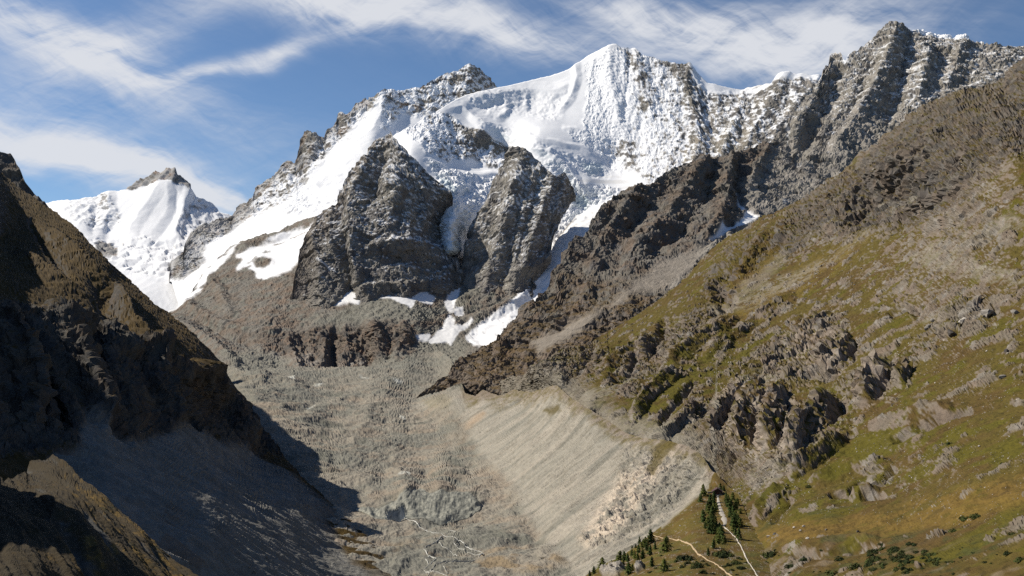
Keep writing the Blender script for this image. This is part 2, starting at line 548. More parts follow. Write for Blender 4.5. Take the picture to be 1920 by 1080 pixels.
# ------------------------------------------------------------------ far snowy peak at the valley head
def far_peak():
    top = [(20,400),(85,381),(112,375),(154,374),(198,361),(233,356),(250,344),(267,335),(283,324),(300,322),(310,315),(319,312),(329,318),(333,327),(346,335),(354,342),(356,356),(371,371),(383,373),(394,381),(406,390),(412,398),(429,402),(470,420),(520,450)]
    bot = [(20,560),(200,600),(330,660),(520,660)]
    ctrl = [(20,400,9900),(85,381,9800),(198,361,9500),(319,312,9500),(400,385,9300),(432,403,9200),(520,450,9100),(200,440,8700),(300,400,8900),(340,360,9150),(380,440,8600),(250,385,9100),(150,420,8700),(110,400,9200),
            (230,480,7800),(300,465,8100),(300,500,7400),(350,520,7200),(310,580,6600),(250,560,6700),(330,660,6000),(180,470,7900),(200,600,6300),(520,660,6000),(420,520,7300),(20,560,6800)]
    L = Layer(top, bot, ctrl, 20, 520, jag=1.6, seed=3, back=1500)
    rock1 = [(233,356),(250,357),(267,350),(292,341),(315,338),(329,343),(342,346),(352,357),(360,352),(350,300),(240,300)]
    rockL = [(116,380),(150,376),(190,362),(205,372),(222,392),(230,408),(224,425),(200,440),(172,432),(150,420),(130,412)]
    rockR = [(366,366),(390,378),(418,398),(440,404),(440,430),(380,442),(345,446),(322,432),(335,410),(348,392)]
    isl = [(178,458),(190,452),(212,456),(222,470),(218,480),(195,482),(182,472)]
    isl2 = [(316,498),(326,482),(330,500),(320,514)]
    wob = L.noise2(7, 260, 5)
    mk = np.maximum(L.mask([rock1], 2, wob * .5), np.maximum(L.mask([rockL], 4, wob) * .75, L.mask([rockR], 4, wob) * .8))
    mi = L.mask([isl, isl2], 3, wob * .5)
    h = L.strokes([(70, 16, [(205,365),(206,400),(190,440)]), (-50, 12, [(180,370),(176,430)]), (60, 18, [(300,345),(262,400),(240,440)]), (-60, 16, [(330,350),(330,400),(300,440)]),
                   (70, 14, [(356,356),(340,400),(330,440)]), (40, 10, [(230,470),(330,480)]), (-45, 10, [(200,455),(330,462)]), (25, 7, [(170,500),(330,530)])])
    L.push(h)
    rk = np.maximum(mk, mi)
    h = gully(L, 300, .4, 4, 2) * (.12 + .88 * rk)
    h += relief(L.flat(), 90, 12, 9, (1, .6, .6), .085, .70).reshape(L.shape) * (.05 + .8 * rk)
    h += breaks(L.flat(), 46, 2, 12).reshape(L.shape) * .18 * rk
    ser = L.mask([[(170,445),(350,450),(340,500),(300,520),(210,500)]], 12, wob)
    h += ser * facet(np.stack([L.flat()[:, 0], L.flat()[:, 1] * .5], 1), 60, 4).reshape(L.shape) * .35
    L.push(h)
    led = L.N[..., 2] + .35 * L.noise2(1, 120, 8)
    snow = np.clip(1 - rk * sstep(.80, .52, led + .1), 0, 1)
    snow = np.where(L.mask([rock1], 2, wob * .5) > .5, snow * .25, snow)
    snow = np.minimum(snow, 1 - mi * .8)
    snow = snow * (1 - .45 * ser * sstep(.62, .4, L.N[..., 2]))
    base = rock_tone(L, 200, R_GREY, R_DARK, R_RUST, 4)
    col = mixc(base, SNOW, snow)
    emit(L, col, snow, [('snowy_peak', 'distant snowy peak with a small rocky summit at the head of the valley', 'mountain', MAT_FAR, True)])
    LAYERS['A'] = L

# ------------------------------------------------------------------ long snowy ridge with the pointed rock summit
def snow_ridge():
    top = [(318,515),(322,490),(335,480),(345,470),(346,458),(358,436),(375,424),(400,414),(433,406),(437,398),(442,392),(453,381),(465,379),(476,367),(478,359),(487,348),(497,338),(513,332),(517,325),(530,311),(539,301),(552,305),(557,296),(562,281),(569,257),(577,249),(585,251),(594,252),(606,256),(611,247),(624,234),(632,228),(634,214),(640,213),(650,216),(659,207),(669,194),(679,192),(685,186),(692,187),(708,181),(719,172),(727,170),(744,171),(760,168),(773,164),(789,165),(802,158),(818,147),(834,140),(854,136),(867,130),(880,123),(893,127),(902,129),(909,139),(919,147),(927,160),(932,166),(960,190),(1000,230)]
    bot = [(318,520),(345,600),(400,640),(1000,640)]
    ctrl = [(320,512,7000),(345,458,7450),(375,422,7800),(433,405,8100),(449,388,8250),(530,311,8350),(577,249,8450),(640,213,8500),(719,172,8650),(800,160,8800),(880,123,8950),(932,166,8950),(1000,230,8900),
            (600,330,7850),(700,260,7950),(640,260,8250),(760,220,8450),(850,190,8700),(640,400,6950),(560,400,7250),(500,400,7600),(470,400,7800),(430,470,7050),(380,490,6950),(560,480,6250),(480,460,6700),(440,560,5700),(560,560,5600),(720,420,6700),(345,600,6300),(1000,640,5600),(800,330,7700),(860,250,8300),(560,300,8250),(540,360,7800)]
    L = Layer(top, bot, ctrl, 318, 1000, jag=2.2, seed=8, back=1500)
    wob = L.noise2(8, 260, 15)
    ridge = [(310,520),(330,524),(346,520),(379,492),(383,462),(417,444),(450,420),(500,392),(520,380),(560,352),(580,330),(600,300),(625,280),(650,262),(672,230),(700,205),(715,185),(730,196),(745,215),(770,222),(800,216),(840,200),(880,180),(940,178),(960,150),(880,100),(700,150),(560,230),(400,380)]
    face = [(715,175),(722,230),(716,245),(730,240),(760,215),(820,205),(860,195),(900,185),(935,170),(880,120)]
    spur = [(560,250),(577,246),(600,252),(612,258),(600,276),(590,300),(575,320),(556,324)]
    low = [(520,375),(560,350),(600,365),(640,370),(630,400),(590,405),(540,400)]
    h = L.strokes([(90, 30, [(720,174),(716,215),(700,250),(660,280)]), (70, 22, [(577,250),(590,290),(580,330)]), (60, 16, [(640,213),(655,240),(640,275)]), (60, 18, [(880,123),(884,160),(860,190)]),
                   (-50, 14, [(612,250),(598,290),(560,330)]), (50, 20, [(660,300),(600,340),(590,350)]), (-60, 14, [(590,352),(650,340),(640,360)]), (35, 10, [(530,311),(540,345)]), (-35, 10, [(555,305),(550,345)])])
    L.push(h)
    rk = L.mask([ridge], 7, wob)
    fc = L.mask([face], 6, wob); sp = L.mask([spur], 4, wob * .6); lo = L.mask([low], 10, wob)
    rk = np.maximum(np.maximum(rk, lo * .6), fc)
    h = gully(L, 260, .25, 4, 2) * (.05 + .95 * rk)
    h += relief(L.flat(), 90, 10, 19, (1, .5, .45), .09, .70).reshape(L.shape) * (.03 + .97 * rk)
    h += breaks(L.flat(), 44, 2, 16).reshape(L.shape) * .18 * rk
    L.push(h)
    led = L.N[..., 2] + .4 * L.noise2(1, 110, 18)
    thr = .55 + .22 * fc + .30 * lo * (1 - fc)
    snow = np.clip(1 - rk * sstep(.98 - thr * .5, .66 - thr * .5, led - .05), 0, 1)
    snow = np.where(sp > .5, snow * .45, snow)
    edge = sstep(26, 8, L.V - L.V[:, :1]) * (L.U < 700)
    snow = snow * (1 - .55 * edge)
    rib = L.mask([[(316,520),(346,522),(382,492),(386,460),(450,420),(480,395),(440,380),(330,440)]], 5, wob)
    snow = snow * (1 - .55 * rib)
    base = rock_tone(L, 200, R_GREY, R_DARK * 1.3, R_BROWN * 1.3, 14)
    col = mixc(base, SNOW, snow)
    emit(L, col, snow, [('snowy_mountain', 'long snow covered mountain ridge ending in a pointed rocky summit behind the white dome', 'mountain', MAT_FAR, False)])
    LAYERS['B'] = L

# ------------------------------------------------------------------ central snow and rock mountain with its glaciers
def central_peak():
    top = [(690,300),(720,268),(734,257),(753,249),(766,243),(779,233),(799,218),(821,207),(834,199),(854,187),(873,179),(906,173),(932,166),(980,154),(1031,142),(1057,134),(1077,123),(1090,113),(1106,102),(1116,97),(1135,89),(1142,85),(1156,83),(1166,90),(1177,89),(1190,91),(1200,100),(1210,105),(1226,108),(1239,113),(1255,116),(1271,120),(1284,121),(1292,119),(1301,129),(1313,142),(1326,154),(1356,162),(1394,170),(1401,165),(1420,160),(1446,156),(1459,138),(1469,135),(1480,133),(1485,136),(1514,139),(1540,143),(1580,170),(1640,230)]
    bot = [(690,560),(1040,560),(1120,520),(1300,480),(1640,420)]
    ctrl = [(690,300,6100),(734,257,6250),(779,233,6350),(830,200,6500),(932,166,6800),(1031,142,6950),(1090,113,7000),(1150,83,7000),(1292,119,6800),(1394,170,6600),(1470,135,6450),(1540,141,6400),(1640,230,6200),
            (1150,200,6500),(1100,180,6650),(1150,305,6080),(1300,200,6400),(1400,230,6150),(1200,335,5780),(1350,300,5850),(1430,270,5900),(1500,220,6050),(1320,340,5650),(1100,345,5760),(1040,300,5880),(1090,300,5960),(1020,240,6250),(1060,220,6450),(950,220,6500),(880,215,6500),(900,245,6300),(1000,190,6720),(1000,270,6000),
            (800,262,6080),(850,250,6320),(900,285,6260),(770,285,5900),(950,290,6280),(930,315,6080),(820,325,5780),(900,332,5920),(850,302,6020),(870,365,5600),(853,365,5430),(850,395,5210),(843,422,5090),(846,450,5010),(848,472,4965),(850,500,5450),(815,490,5500),(885,500,5450),(800,440,5650),(800,400,5700),(780,310,5800),(868,450,5330),
            (1090,390,5720),(1058,445,5420),(1100,430,5520),(1120,520,4750),(1040,560,4750),(690,560,5200),(850,560,5000),(1200,420,5300),(1300,480,5000),(1640,420,5400)]
    L = Layer(top, bot, ctrl, 690, 1640, jag=1.3, seed=31, back=1300)
    wob = L.noise2(7, 220, 25)
    # traced patches
    wall = [(753,249),(799,218),(821,207),(850,222),(872,240),(905,250),(930,266),(960,276),(948,300),(935,316),(915,320),(900,308),(884,296),(860,300),(838,306),(820,296),(800,286),(780,268)]
    rface = [(1140,92),(1168,88),(1290,118),(1310,140),(1322,165),(1350,172),(1390,173),(1450,150),(1545,140),(1640,230),(1640,420),(1320,420),(1215,345),(1205,335),(1195,325),(1170,322),(1140,318),(1128,300),(1110,282),(1092,268),(1070,258),(1060,246),(1092,238),(1100,200),(1098,160),(1100,120)]
    serac1 = [(880,182),(915,176),(960,170),(1000,175),(1040,178),(1070,165),(1078,178),(1062,200),(1036,222),(1000,218),(960,206),(920,214),(890,206)]
    serac2 = [(890,215),(930,235),(970,250),(1010,262),(1050,275),(1090,290),(1120,305),(1135,320),(1120,330),(1085,322),(1060,300),(1040,330),(1010,290),(980,270),(930,262),(900,240)]
    fall = [(800,300),(830,312),(900,335),(940,330),(925,350),(900,385),(880,420),(868,470),(850,478),(832,462),(820,440),(818,410),(840,400),(852,370),(825,345)]
    fall2 = [(1030,335),(1060,320),(1090,345),(1130,350),(1160,360),(1120,400),(1080,430),(1050,470),(1020,480),(1010,430),(1060,400),(1075,360)]
    # relief
    h = L.strokes(k=.30, lst=[
        (55, 17, [(880,186),(930,178),(985,170),(1040,172),(1072,160)]), (-60, 15, [(888,200),(940,196),(990,206),(1040,212)]),
        (45, 10, [(1078,120),(1082,150),(1074,180),(1050,205)]), (40, 9, [(950,190),(948,215),(935,220)]), (30, 7, [(985,180),(985,200)]),
        (45, 12, [(838,205),(865,200),(890,222),(930,240),(960,258),(975,270)]), (-45, 13, [(900,212),(945,226),(1000,245)]),
        (35, 9, [(975,250),(1020,262),(1050,268),(1090,275),(1118,300)]), (-40, 10, [(1040,290),(1080,305),(1110,325),(1135,328)]),
        (50, 11, [(975,275),(1030,285),(1060,310),(1085,350),(1100,372)]), (-50, 12, [(1045,320),(1075,350),(1095,380)]),
        (45, 10, [(806,305),(840,325),(880,332),(940,325)]), (-45, 12, [(812,322),(845,348),(858,372)]), (-30, 10, [(838,312),(900,312),(930,318)]),
        (60, 34, [(750,250),(800,265),(850,300)]), (45, 20, [(850,222),(880,262),(880,295)]), (50, 18, [(905,255),(920,285),(918,315)]),
        (45, 20, [(1142,86),(1146,160),(1160,230),(1180,300)]), (40, 12, [(1190,92),(1196,140),(1212,185),(1220,215)]), (-25, 9, [(1180,92),(1178,150),(1170,220)]), (-30, 12, [(1215,110),(1235,170),(1245,230)]),
        (70, 22, [(1292,119),(1284,160),(1300,210),(1310,270),(1290,330)]), (-45, 14, [(1325,160),(1330,220),(1345,270)]), (45, 14, [(1395,172),(1380,220),(1350,290),(1330,330)]), (-35, 12, [(1420,165),(1400,220),(1370,290)]),
        (45, 14, [(1470,136),(1440,200),(1400,270)]), (-40, 12, [(1490,140),(1470,200),(1430,265)]), (50, 14, [(1540,142),(1500,190),(1450,250)]),
        (30, 7, [(1060,240),(1110,250),(1140,262)]), (-25, 6, [(1080,262),(1120,280),(1160,290),(1200,300)]), (20, 6, [(1230,205),(1260,222),(1270,240)]), (-20, 7, [(1195,218),(1240,230),(1262,250)]),
    ])
    L.push(h)
    rk = L.mask([wall], 4, wob); rf = L.mask([rface], 6, wob)
    se = np.maximum(L.mask([serac1], 8, wob), L.mask([serac2], 8, wob)); fa = np.maximum(L.mask([fall], 5, wob), L.mask([fall2], 6, wob))
    P = L.flat()
    rr = np.maximum(rk, rf)
    h = gully(L, 200, .22, 4, 6, .6) * rr
    calm = np.interp(L.U, [1060, 1180, 1260, 1400], [.22, .35, .7, .9]) * rf + rk
    h += relief(P, 60, 9, 29, (1, .35, .30), .085, .70).reshape(L.shape) * rr * np.clip(calm, .2, 1) + 2.5 * fbm(P, 220, 3, 27).reshape(L.shape) * (1 - rr)
    h += breaks(P, 36, 2, 26).reshape(L.shape) * .13 * rr
    h += (facet(np.stack([P[:, 0], P[:, 2] * .9 + P[:, 1] * .35], 1), 55, 4).reshape(L.shape) * .16 + facet(np.stack([P[:, 0], P[:, 2] + P[:, 1] * .35], 1), 24, 8).reshape(L.shape) * .35) * np.clip(se * .6 + 1.5 * fa, 0, 1.5)
    ripple = L.mask([[(1075,285),(1100,262),(1125,275),(1132,300),(1110,298)], [(1130,300),(1165,305),(1170,322),(1135,325)]], 4)
    L.push(h)
    Nz = L.N[..., 2]
    led = .55 + .75 * (Nz - .55) + .34 * L.noise2(1, np.array([34, 60, 150], f4), 28) + .22 * L.noise2(1, np.array([16, 30, 40], f4), 29)
    # how much fresh snow the face keeps: rich on the left half, thin to the right
    keep = np.interp(L.U, [1050,1130,1180,1240,1300,1350,1430,1560], [1.05,.88,.46,.30,.12,.05,.02,.0]) - .0016 * np.clip(L.V - 255, 0, 200) * 1.2
    dark1 = L.mask([[(1095,262),(1150,268),(1195,262),(1200,300),(1205,330),(1170,322),(1140,318),(1125,296)]], 8, wob)
    dark2 = L.mask([[(1165,92),(1200,98),(1215,130),(1222,200),(1205,215),(1196,160),(1186,120),(1175,140),(1172,100)],[(1215,105),(1295,118),(1300,170),(1310,230),(1290,200),(1276,150),(1240,125)],[(1205,140),(1215,165),(1211,210),(1204,180)]], 4, wob)
    keep = keep - .30 * dark1 - .34 * dark2
    snow_r = sstep(.70 - keep, 1.04 - keep, led + .10)
    wallkeep = np.interp(L.U, [750,800,850,880,960], [.40,.30,.22,.04,.14])
    shelf = L.mask([[(915,260),(960,276),(945,312),(900,305),(880,290)]], 5, wob)
    snow_w = sstep(.80 - wallkeep, 1.0 - wallkeep, led + .12 + .1 * shelf)
    snow = np.ones(L.shape, f4)
    snow = snow * (1 - rf) + snow_r * rf
    snow = snow * (1 - rk) + snow_w * rk
    col_s = L.mask([[(1292,135),(1310,143),(1330,158),(1394,170),(1392,178),(1345,178),(1315,166),(1300,150)],[(1395,172),(1445,153),(1450,160),(1400,178)],[(1484,134),(1545,139),(1540,156),(1505,146)]], 2)
    snow = np.maximum(snow, col_s)
    tip = L.mask([[(832,455),(866,452),(868,470),(850,478),(836,470)],[(1090,305),(1128,305),(1132,320),(1105,328)],[(812,320),(838,335),(856,352),(855,372),(835,355)],[(1080,365),(1100,372),(1098,390),(1078,385)]], 4, wob * .4)
    base = rock_tone(L, 150, R_GREY * .95, R_DARK * 1.5, R_PALE * .9, 24)
    greenish = L.mask([[(1290,260),(1400,230),(1420,290),(1320,340),(1215,345),(1200,300)]], 14, wob)
    base = mixc(base, R_PALE * np.array([1.0, .98, .88], f4), .45 * greenish)
    warm = np.clip(L.noise2(1, np.array([30, 60, 200], f4), 44), 0, 1) * greenish
    base = mixc(base, PINK * .85, .5 * warm)
    sn = mixc(np.broadcast_to(SNOW, L.shape + (3,)), ICE, np.clip(.75 * tip + .45 * np.maximum(se, fa) * sstep(.55, .3, Nz), 0, 1))
    sn = mixc(sn, np.array([.50, .47, .42], f4), .35 * L.mask([[(1080,330),(1160,335),(1190,350),(1120,362),(1075,350)]], 9, wob) * sstep(0, .4, L.noise2(1, np.array([300, 300, 14], f4), 40)))
    col = mixc(base, sn, snow)
    reg = np.zeros(L.shape, np.int8)
    ice = ((rr < .5) | (col_s > .5))
    reg[ice] = 1
    reg[ice & (fa > .3) & (L.U < 960)] = 2
    reg[ice & (L.V > 300) & (L.U > 985)] = 3
    emit(L, col, snow, [('central_mountain', 'tall central mountain face of grey rock streaked with fresh snow', 'mountain', MAT_FAR, False),
                        ('snowfield', 'smooth white snow shoulder with serac steps left of the central summit', 'snowfield', MAT_FAR, True),
                        ('icefall', 'white icefall squeezed between the two dark rock buttresses', 'glacier', MAT_FAR, False),
                        ('glacier', 'white glacier basin under the central face, right of the two buttresses', 'glacier', MAT_FAR, False)], reg)
    LAYERS['C'] = L

# ------------------------------------------------------------------ two dark buttresses in front of the glaciers
def buttress_one():
    top = [(530,600),(545,560),(551,545),(553,520),(556,497),(562,471),(572,453),(585,429),(598,412),(607,401),(628,382),(638,356),(650,332),(659,315),(675,309),(688,298),(711,270),(725,262),(731,258),(736,257),(741,268),(752,281),(766,294),(789,311),(805,327),(825,343),(838,350),(845,357),(849,372),(853,430),(857,478),(868,520),(872,580)]
    bot = [(530,610),(600,640),(680,620),(760,610),(872,600)]
    ctrl = [(734,257,5520),(745,300,5360),(735,350,5160),(745,450,4920),(750,520,4770),(690,310,5420),(650,332,5400),(610,402,5290),(572,455,5200),(556,500,5080),(551,550,4940),(600,590,4650),(640,500,4890),(640,420,5060),(690,400,5080),(680,560,4710),(690,480,4880),
            (800,330,5280),(790,380,5180),(846,362,5230),(838,402,5330),(828,425,5280),(834,448,5220),(850,472,5150),(850,494,4975),(800,460,5030),(805,400,5160),(860,440,5400),(860,560,4880),(760,560,4680),(800,530,4850),(540,600,4850),(680,620,4550),(870,590,4830),(760,610,4560)]
    L = Layer(top, bot, ctrl, 530, 872, jag=1.6, seed=51, back=350, backslope=.55)
    wob = L.noise2(6, 160, 35)
    h = L.strokes([(70, 40, [(735,258),(748,300),(742,350),(735,400)]), (60, 26, [(712,275),(690,320),(665,370),(640,420),(632,470)]), (-55, 20, [(722,290),(705,340),(690,370)]),
                   (-70, 16, [(640,385),(640,430),(648,480),(655,540),(640,575)]), (55, 22, [(612,402),(590,450),(610,500),(600,560)]), (60, 22, [(668,420),(662,470),(672,520),(690,560)]),
                   (-40, 16, [(742,300),(760,360),(750,410)]), (40, 16, [(745,380),(765,410),(760,450)]), (35, 16, [(680,330),(730,350),(745,370)]), (-40, 13, [(690,360),(735,372)]),
                   (45, 16, [(690,470),(740,455),(790,462),(830,475)]), (-40, 14, [(700,490),(760,485),(830,500)]), (35, 14, [(780,340),(800,390),(790,430)]), (40, 18, [(760,540),(790,535),(830,545)]),
                   (40, 14, [(700,540),(745,535),(765,555)]), (-40, 14, [(650,560),(690,520)])], k=.72)
    L.push(h)
    P = L.flat()
    h = gully(L, 110, .30, 4, 11, .8) + relief(P, 48, 8, 39, (1, .55, .5), .085, .72).reshape(L.shape)
    h += breaks(P, 80, 1, 114).reshape(L.shape) * .16 + breaks(P, 26, 2, 14).reshape(L.shape) * .24
    L.push(h)
    Nz = L.N[..., 2]
    led = .50 + .36 * (Nz - .5) + .24 * L.noise2(1, np.array([60, 60, 22], f4), 38) + .34 * L.noise2(1, np.array([16, 16, 9], f4), 39)
    keep = np.interp(L.V, [257, 330, 450, 520, 600], [.42, .40, .34, .20, .05]) + .0004 * (L.U - 730)
    snow = sstep(.93 - keep, 1.24 - keep, led + .05) * .80
    ledge = L.line([(725,452),(745,453),(770,452)], 2, 1.2, wob * .3) * .7 + L.line([(745,495),(765,493),(795,497)], 1.6, 1, wob * .3) * .7 + L.line([(600,490),(612,500),(630,512)], 1.5, 1, wob * .3) * .6
    snow = np.maximum(snow, ledge)
    base = rock_tone(L, 90, R_GREY * 1.18, R_DARK * 1.6, R_GREY * .85, 34)
    base = mixc(base, R_BROWN * 1.05, .45 * sstep(60, 0, L.U - np.interp(L.V, [257, 455, 550], [705, 575, 545])))
    col = mixc(base, SNOW, snow)
    emit(L, col, snow, [('rock_buttress', 'dark pyramid shaped rock buttress left of the hanging icefall', 'mountain', MAT_MID, False)])
    LAYERS['P1'] = L
def buttress_two():
    top = [(845,620),(858,560),(868,490),(876,473),(885,441),(896,410),(912,388),(922,368),(930,350),(936,342),(946,322),(954,296),(961,284),(967,278),(980,280),(993,288),(1012,304),(1027,319),(1035,330),(1045,331),(1054,327),(1064,335),(1074,351),(1077,362),(1083,378)]
    bot = [(845,630),(900,640),(960,630),(980,602),(1000,552),(1018,520),(1030,494),(1033,462),(1041,436),(1050,418),(1058,404),(1066,390),(1074,376),(1083,366)]
    ctrl = [(970,278,5240),(1000,294,5200),(1035,330,5120),(1077,361,5180),(1052,400,5040),(1030,460,4910),(1034,490,4860),(1000,548,4690),(960,340,5090),(945,400,4990),(1005,400,4960),(1000,470,4850),(930,480,4870),(900,400,5260),(885,410,5290),(872,450,5200),(868,480,5130),(915,360,5320),(944,322,5340),(860,560,4900),(900,560,4760),(960,560,4700),(850,625,4650),(985,600,4560),(1080,392,5240),(1062,412,5100),(1046,450,4960),(1044,492,5020),(1026,530,4870)]
    L = Layer(top, bot, ctrl, 845, 1077, jag=1.6, seed=61, back=70, backslope=.12)
    wob = L.noise2(6, 150, 45)
    h = L.strokes([(65, 24, [(968,280),(940,340),(915,400),(890,450),(880,490)]), (-40, 14, [(950,340),(925,410),(900,470)]), (50, 16, [(985,290),(962,360),(945,430),(925,500),(915,550)]),
                   (-45, 13, [(985,330),(970,400),(955,470),(940,540)]), (60, 20, [(1032,328),(1018,380),(1000,440),(985,500),(960,560)]), (-45, 14, [(1012,330),(995,400),(975,470)]),
                   (40, 14, [(1055,330),(1048,370),(1030,410)]), (40, 14, [(1036,480),(1000,500),(960,520)]), (-50, 14, [(895,455),(905,480),(880,500)])], k=.55)
    L.push(h)
    P = L.flat()
    h = gully(L, 90, .30, 4, 13, .8) + relief(P, 44, 8, 49, (1, .45, .4), .085, .72).reshape(L.shape)
    h += breaks(P, 70, 1, 115).reshape(L.shape) * .15 + breaks(P, 22, 2, 15).reshape(L.shape) * .22
    L.push(h)
    led = .50 + .36 * (L.N[..., 2] - .5) + .24 * L.noise2(1, np.array([26, 40, 50], f4), 48) + .34 * L.noise2(1, np.array([15, 15, 9], f4), 49)
    keep = np.interp(L.V, [278, 330, 450, 520, 560], [.40, .46, .40, .22, .05]) - .12 * sstep(40, 0, L.U - np.interp(L.V, [278, 480], [962, 868]))
    snow = sstep(.93 - keep, 1.25 - keep, led + .05) * .80
    base = rock_tone(L, 80, R_GREY * 1.26, R_DARK * 1.8, R_GREY * .9, 44)
    col = mixc(base, SNOW, snow)
    emit(L, col, snow, [('rock_buttress', 'ribbed rock buttress dusted with snow right of the hanging icefall', 'mountain', MAT_MID, False)])
    LAYERS['P2'] = L

# ------------------------------------------------------------------ grey apron, cliffs and snow patches under the buttresses
def apron():
    top = [(290,600),(310,583),(330,580),(345,560),(360,545),(385,508),(400,490),(430,468),(450,452),(470,447),(490,440),(520,436),(545,420),(575,410),(607,401),(640,420),(660,520),(780,540),(850,478),(870,470),(880,520),(980,530),(1010,505),(1030,475),(1050,440),(1080,405),(1110,390),(1150,370)]
    bot = [(290,700),(420,740),(560,740),(860,730),(1000,700),(1150,600)]
    ctrl = [(290,600,5450),(310,583,5500),(345,560,5480),(400,490,5850),(460,450,6000),(523,437,6050),(607,401,6100),(500,470,5700),(560,440,5900),(480,520,5350),(540,500,5350),(560,560,4900),(420,580,4950),(360,600,5000),(380,620,4700),(450,650,4300),(600,610,4480),(580,680,4020),(520,685,3950),(700,575,4600),(700,615,4280),(690,690,3990),(620,690,3990),(780,560,4680),(780,610,4330),(770,650,4150),(850,560,4800),(850,620,4330),(900,580,4600),(900,640,4230),(850,690,3850),(800,690,3850),(1000,545,4740),(1030,505,4860),(1050,470,5030),(1080,425,5260),(1150,370,5600),(1000,610,4380),(960,560,4640),(1150,600,4300),(420,740,3000),(560,740,3000),(700,730,3100),(860,730,3200),(1000,700,3600),(640,480,5200),(760,520,4900),(500,600,4600)]
    L = Layer(top, bot, ctrl, 290, 1150, jag=1.2, seed=71, back=300, backslope=.3)
    P = L.flat()
    wob = L.noise2(6, 130, 55)
    cliff = [(490,640),(560,622),(620,618),(650,615),(700,608),(740,606),(775,608),(782,630),(770,650),(745,662),(715,680),(690,690),(640,690),(590,690),(560,690),(545,668),(500,660)]
    band2 = [(780,590),(840,582),(880,560),(930,548),(990,530),(1036,500),(1020,520),(960,580),(900,622),(880,600),(850,620),(800,612)]
    h = L.strokes([(45, 14, [(585,620),(610,650),(600,690)]), (-40, 12, [(628,618),(622,650),(628,690)]), (45, 14, [(650,615),(655,650),(640,690)]), (-40, 12, [(672,612),(680,650),(690,680)]), (45, 16, [(700,608),(712,640),(700,675)]),
                   (-35, 10, [(730,640),(725,670)]), (40, 14, [(755,606),(765,630),(745,660)]), (35, 12, [(540,630),(545,660),(560,690)]), (-30, 10, [(560,625),(575,655)]),
                   (35, 14, [(385,510),(410,540),(430,580)]), (30, 10, [(345,560),(400,600),(470,620),(540,622)]), (-22, 9, [(380,600),(440,632),(500,640)]),
                   (45, 14, [(330,600),(390,640),(440,680)]), (-30, 10, [(350,590),(420,625),(480,650)]),
                   (24, 10, [(430,470),(480,455),(530,440)]), (-20, 8, [(470,462),(520,452),(590,420)]), (22, 9, [(476,488),(490,484),(508,490)]),
                   (34, 12, [(860,565),(900,548),(940,545)]), (36, 14, [(890,600),(930,585),(980,560),(1020,520)]), (-26, 8, [(860,590),(900,575),(950,560)])], k=.6)
    L.push(h)
    cl = L.mask([cliff, band2], 6, wob)
    tongue = [(1040,470),(1060,440),(1100,395),(1150,370),(1150,480),(1080,500),(1040,530),(1015,560),(1000,585),(950,625),(935,640),(915,641),(890,642),(880,634),(890,622),(915,606),(957,580),(985,555),(1008,535),(1024,512)]
    patch = [(440,512),(446,498),(455,486),(440,478),(462,470),(480,462),(520,447),(560,428),(590,416),(612,405),(600,420),(585,440),(575,462),(560,490),(545,505),(532,512),(520,520),(498,522),(480,520),(476,510),(462,502),(470,498)]
    patchA = [(346,560),(362,545),(385,510),(400,492),(430,470),(450,458),(440,472),(420,490),(400,512),(375,545),(355,560),(330,578),(312,584)]
    isl = [(475,492),(485,486),(500,483),(511,486),(506,497),(492,503),(480,502)]
    sm = [[(621,570),(632,555),(645,545),(655,548),(668,556),(676,560),(672,569),(655,566),(645,568),(637,572)],[(692,556),(705,545),(722,540),(745,539),(762,543),(778,554),(800,548),(812,560),(808,570),(790,565),(780,560),(770,574),(752,568),(735,558),(712,555),(700,560)],
          [(838,565),(845,545),(858,543),(858,560),(850,568),(846,585),(840,580)],[(842,590),(850,600),(850,612),(868,610),(884,603),(878,612),(860,620),(852,630),(846,648),(838,638),(828,640),(808,640),(818,628),(832,620),(836,604)],[(780,630),(805,628),(800,636),(785,636)],[(852,582),(866,578),(860,590)]]
    tg = L.mask([tongue], 3, 7 + wob * .4); pa = L.mask([patch], 3, wob * .8) * (1 - L.mask([isl], 3, wob * .5)); pb = L.mask([patchA], 3, wob * .8)
    st = L.line([(452,500),(478,488),(500,470),(540,446),(600,420)], 2.5, 1.5, wob * .8) * sstep(0, .3, L.noise2(1, 80, 77))
    sp = L.mask(sm, 2.2, 2.5 + wob * .6)
    snow = np.clip(np.maximum.reduce([tg, pa * (1 - .8 * st), pb, sp]), 0, 1)
    rough = np.clip(.6 + .55 * cl, 0, 1.1) * (1 - .8 * snow)
    h = gully(L, 110, .25, 4, 15, .8) * (rough + .12 * tg) + relief(P, 46, 7, 59, (1, .6, .7), .11, .72).reshape(L.shape) * rough
    h += breaks(P, 22, 2, 21).reshape(L.shape) * (.28 * rough)
    cre = facet(np.stack([P[:, 0] * .6 + P[:, 1] * .35, P[:, 1] * .35 - .2 * P[:, 0]], 1), 20, 22).reshape(L.shape)
    h += tg * cre * .22
    L.push(h)
    base = rock_tone(L, 90, R_GREY * .92, R_BROWN * 1.05, DEBRIS_G * .9, 54)
    dk = L.mask([cliff], 6, wob)
    base = mixc(base, rock_tone(L, 60, R_BROWN * 1.0, R_DARK * .95, R_RUST * .9, 61), .75 * dk)
    foot = L.mask([[(545,675),(580,655),(600,690),(640,690),(690,660),(700,690),(560,695)],[(450,655),(500,662),(540,672),(500,672)]], 7, wob)
    base = mixc(base, R_PALE * 1.05, .75 * foot * sstep(-.3, .5, L.noise2(1, 40, 62)))
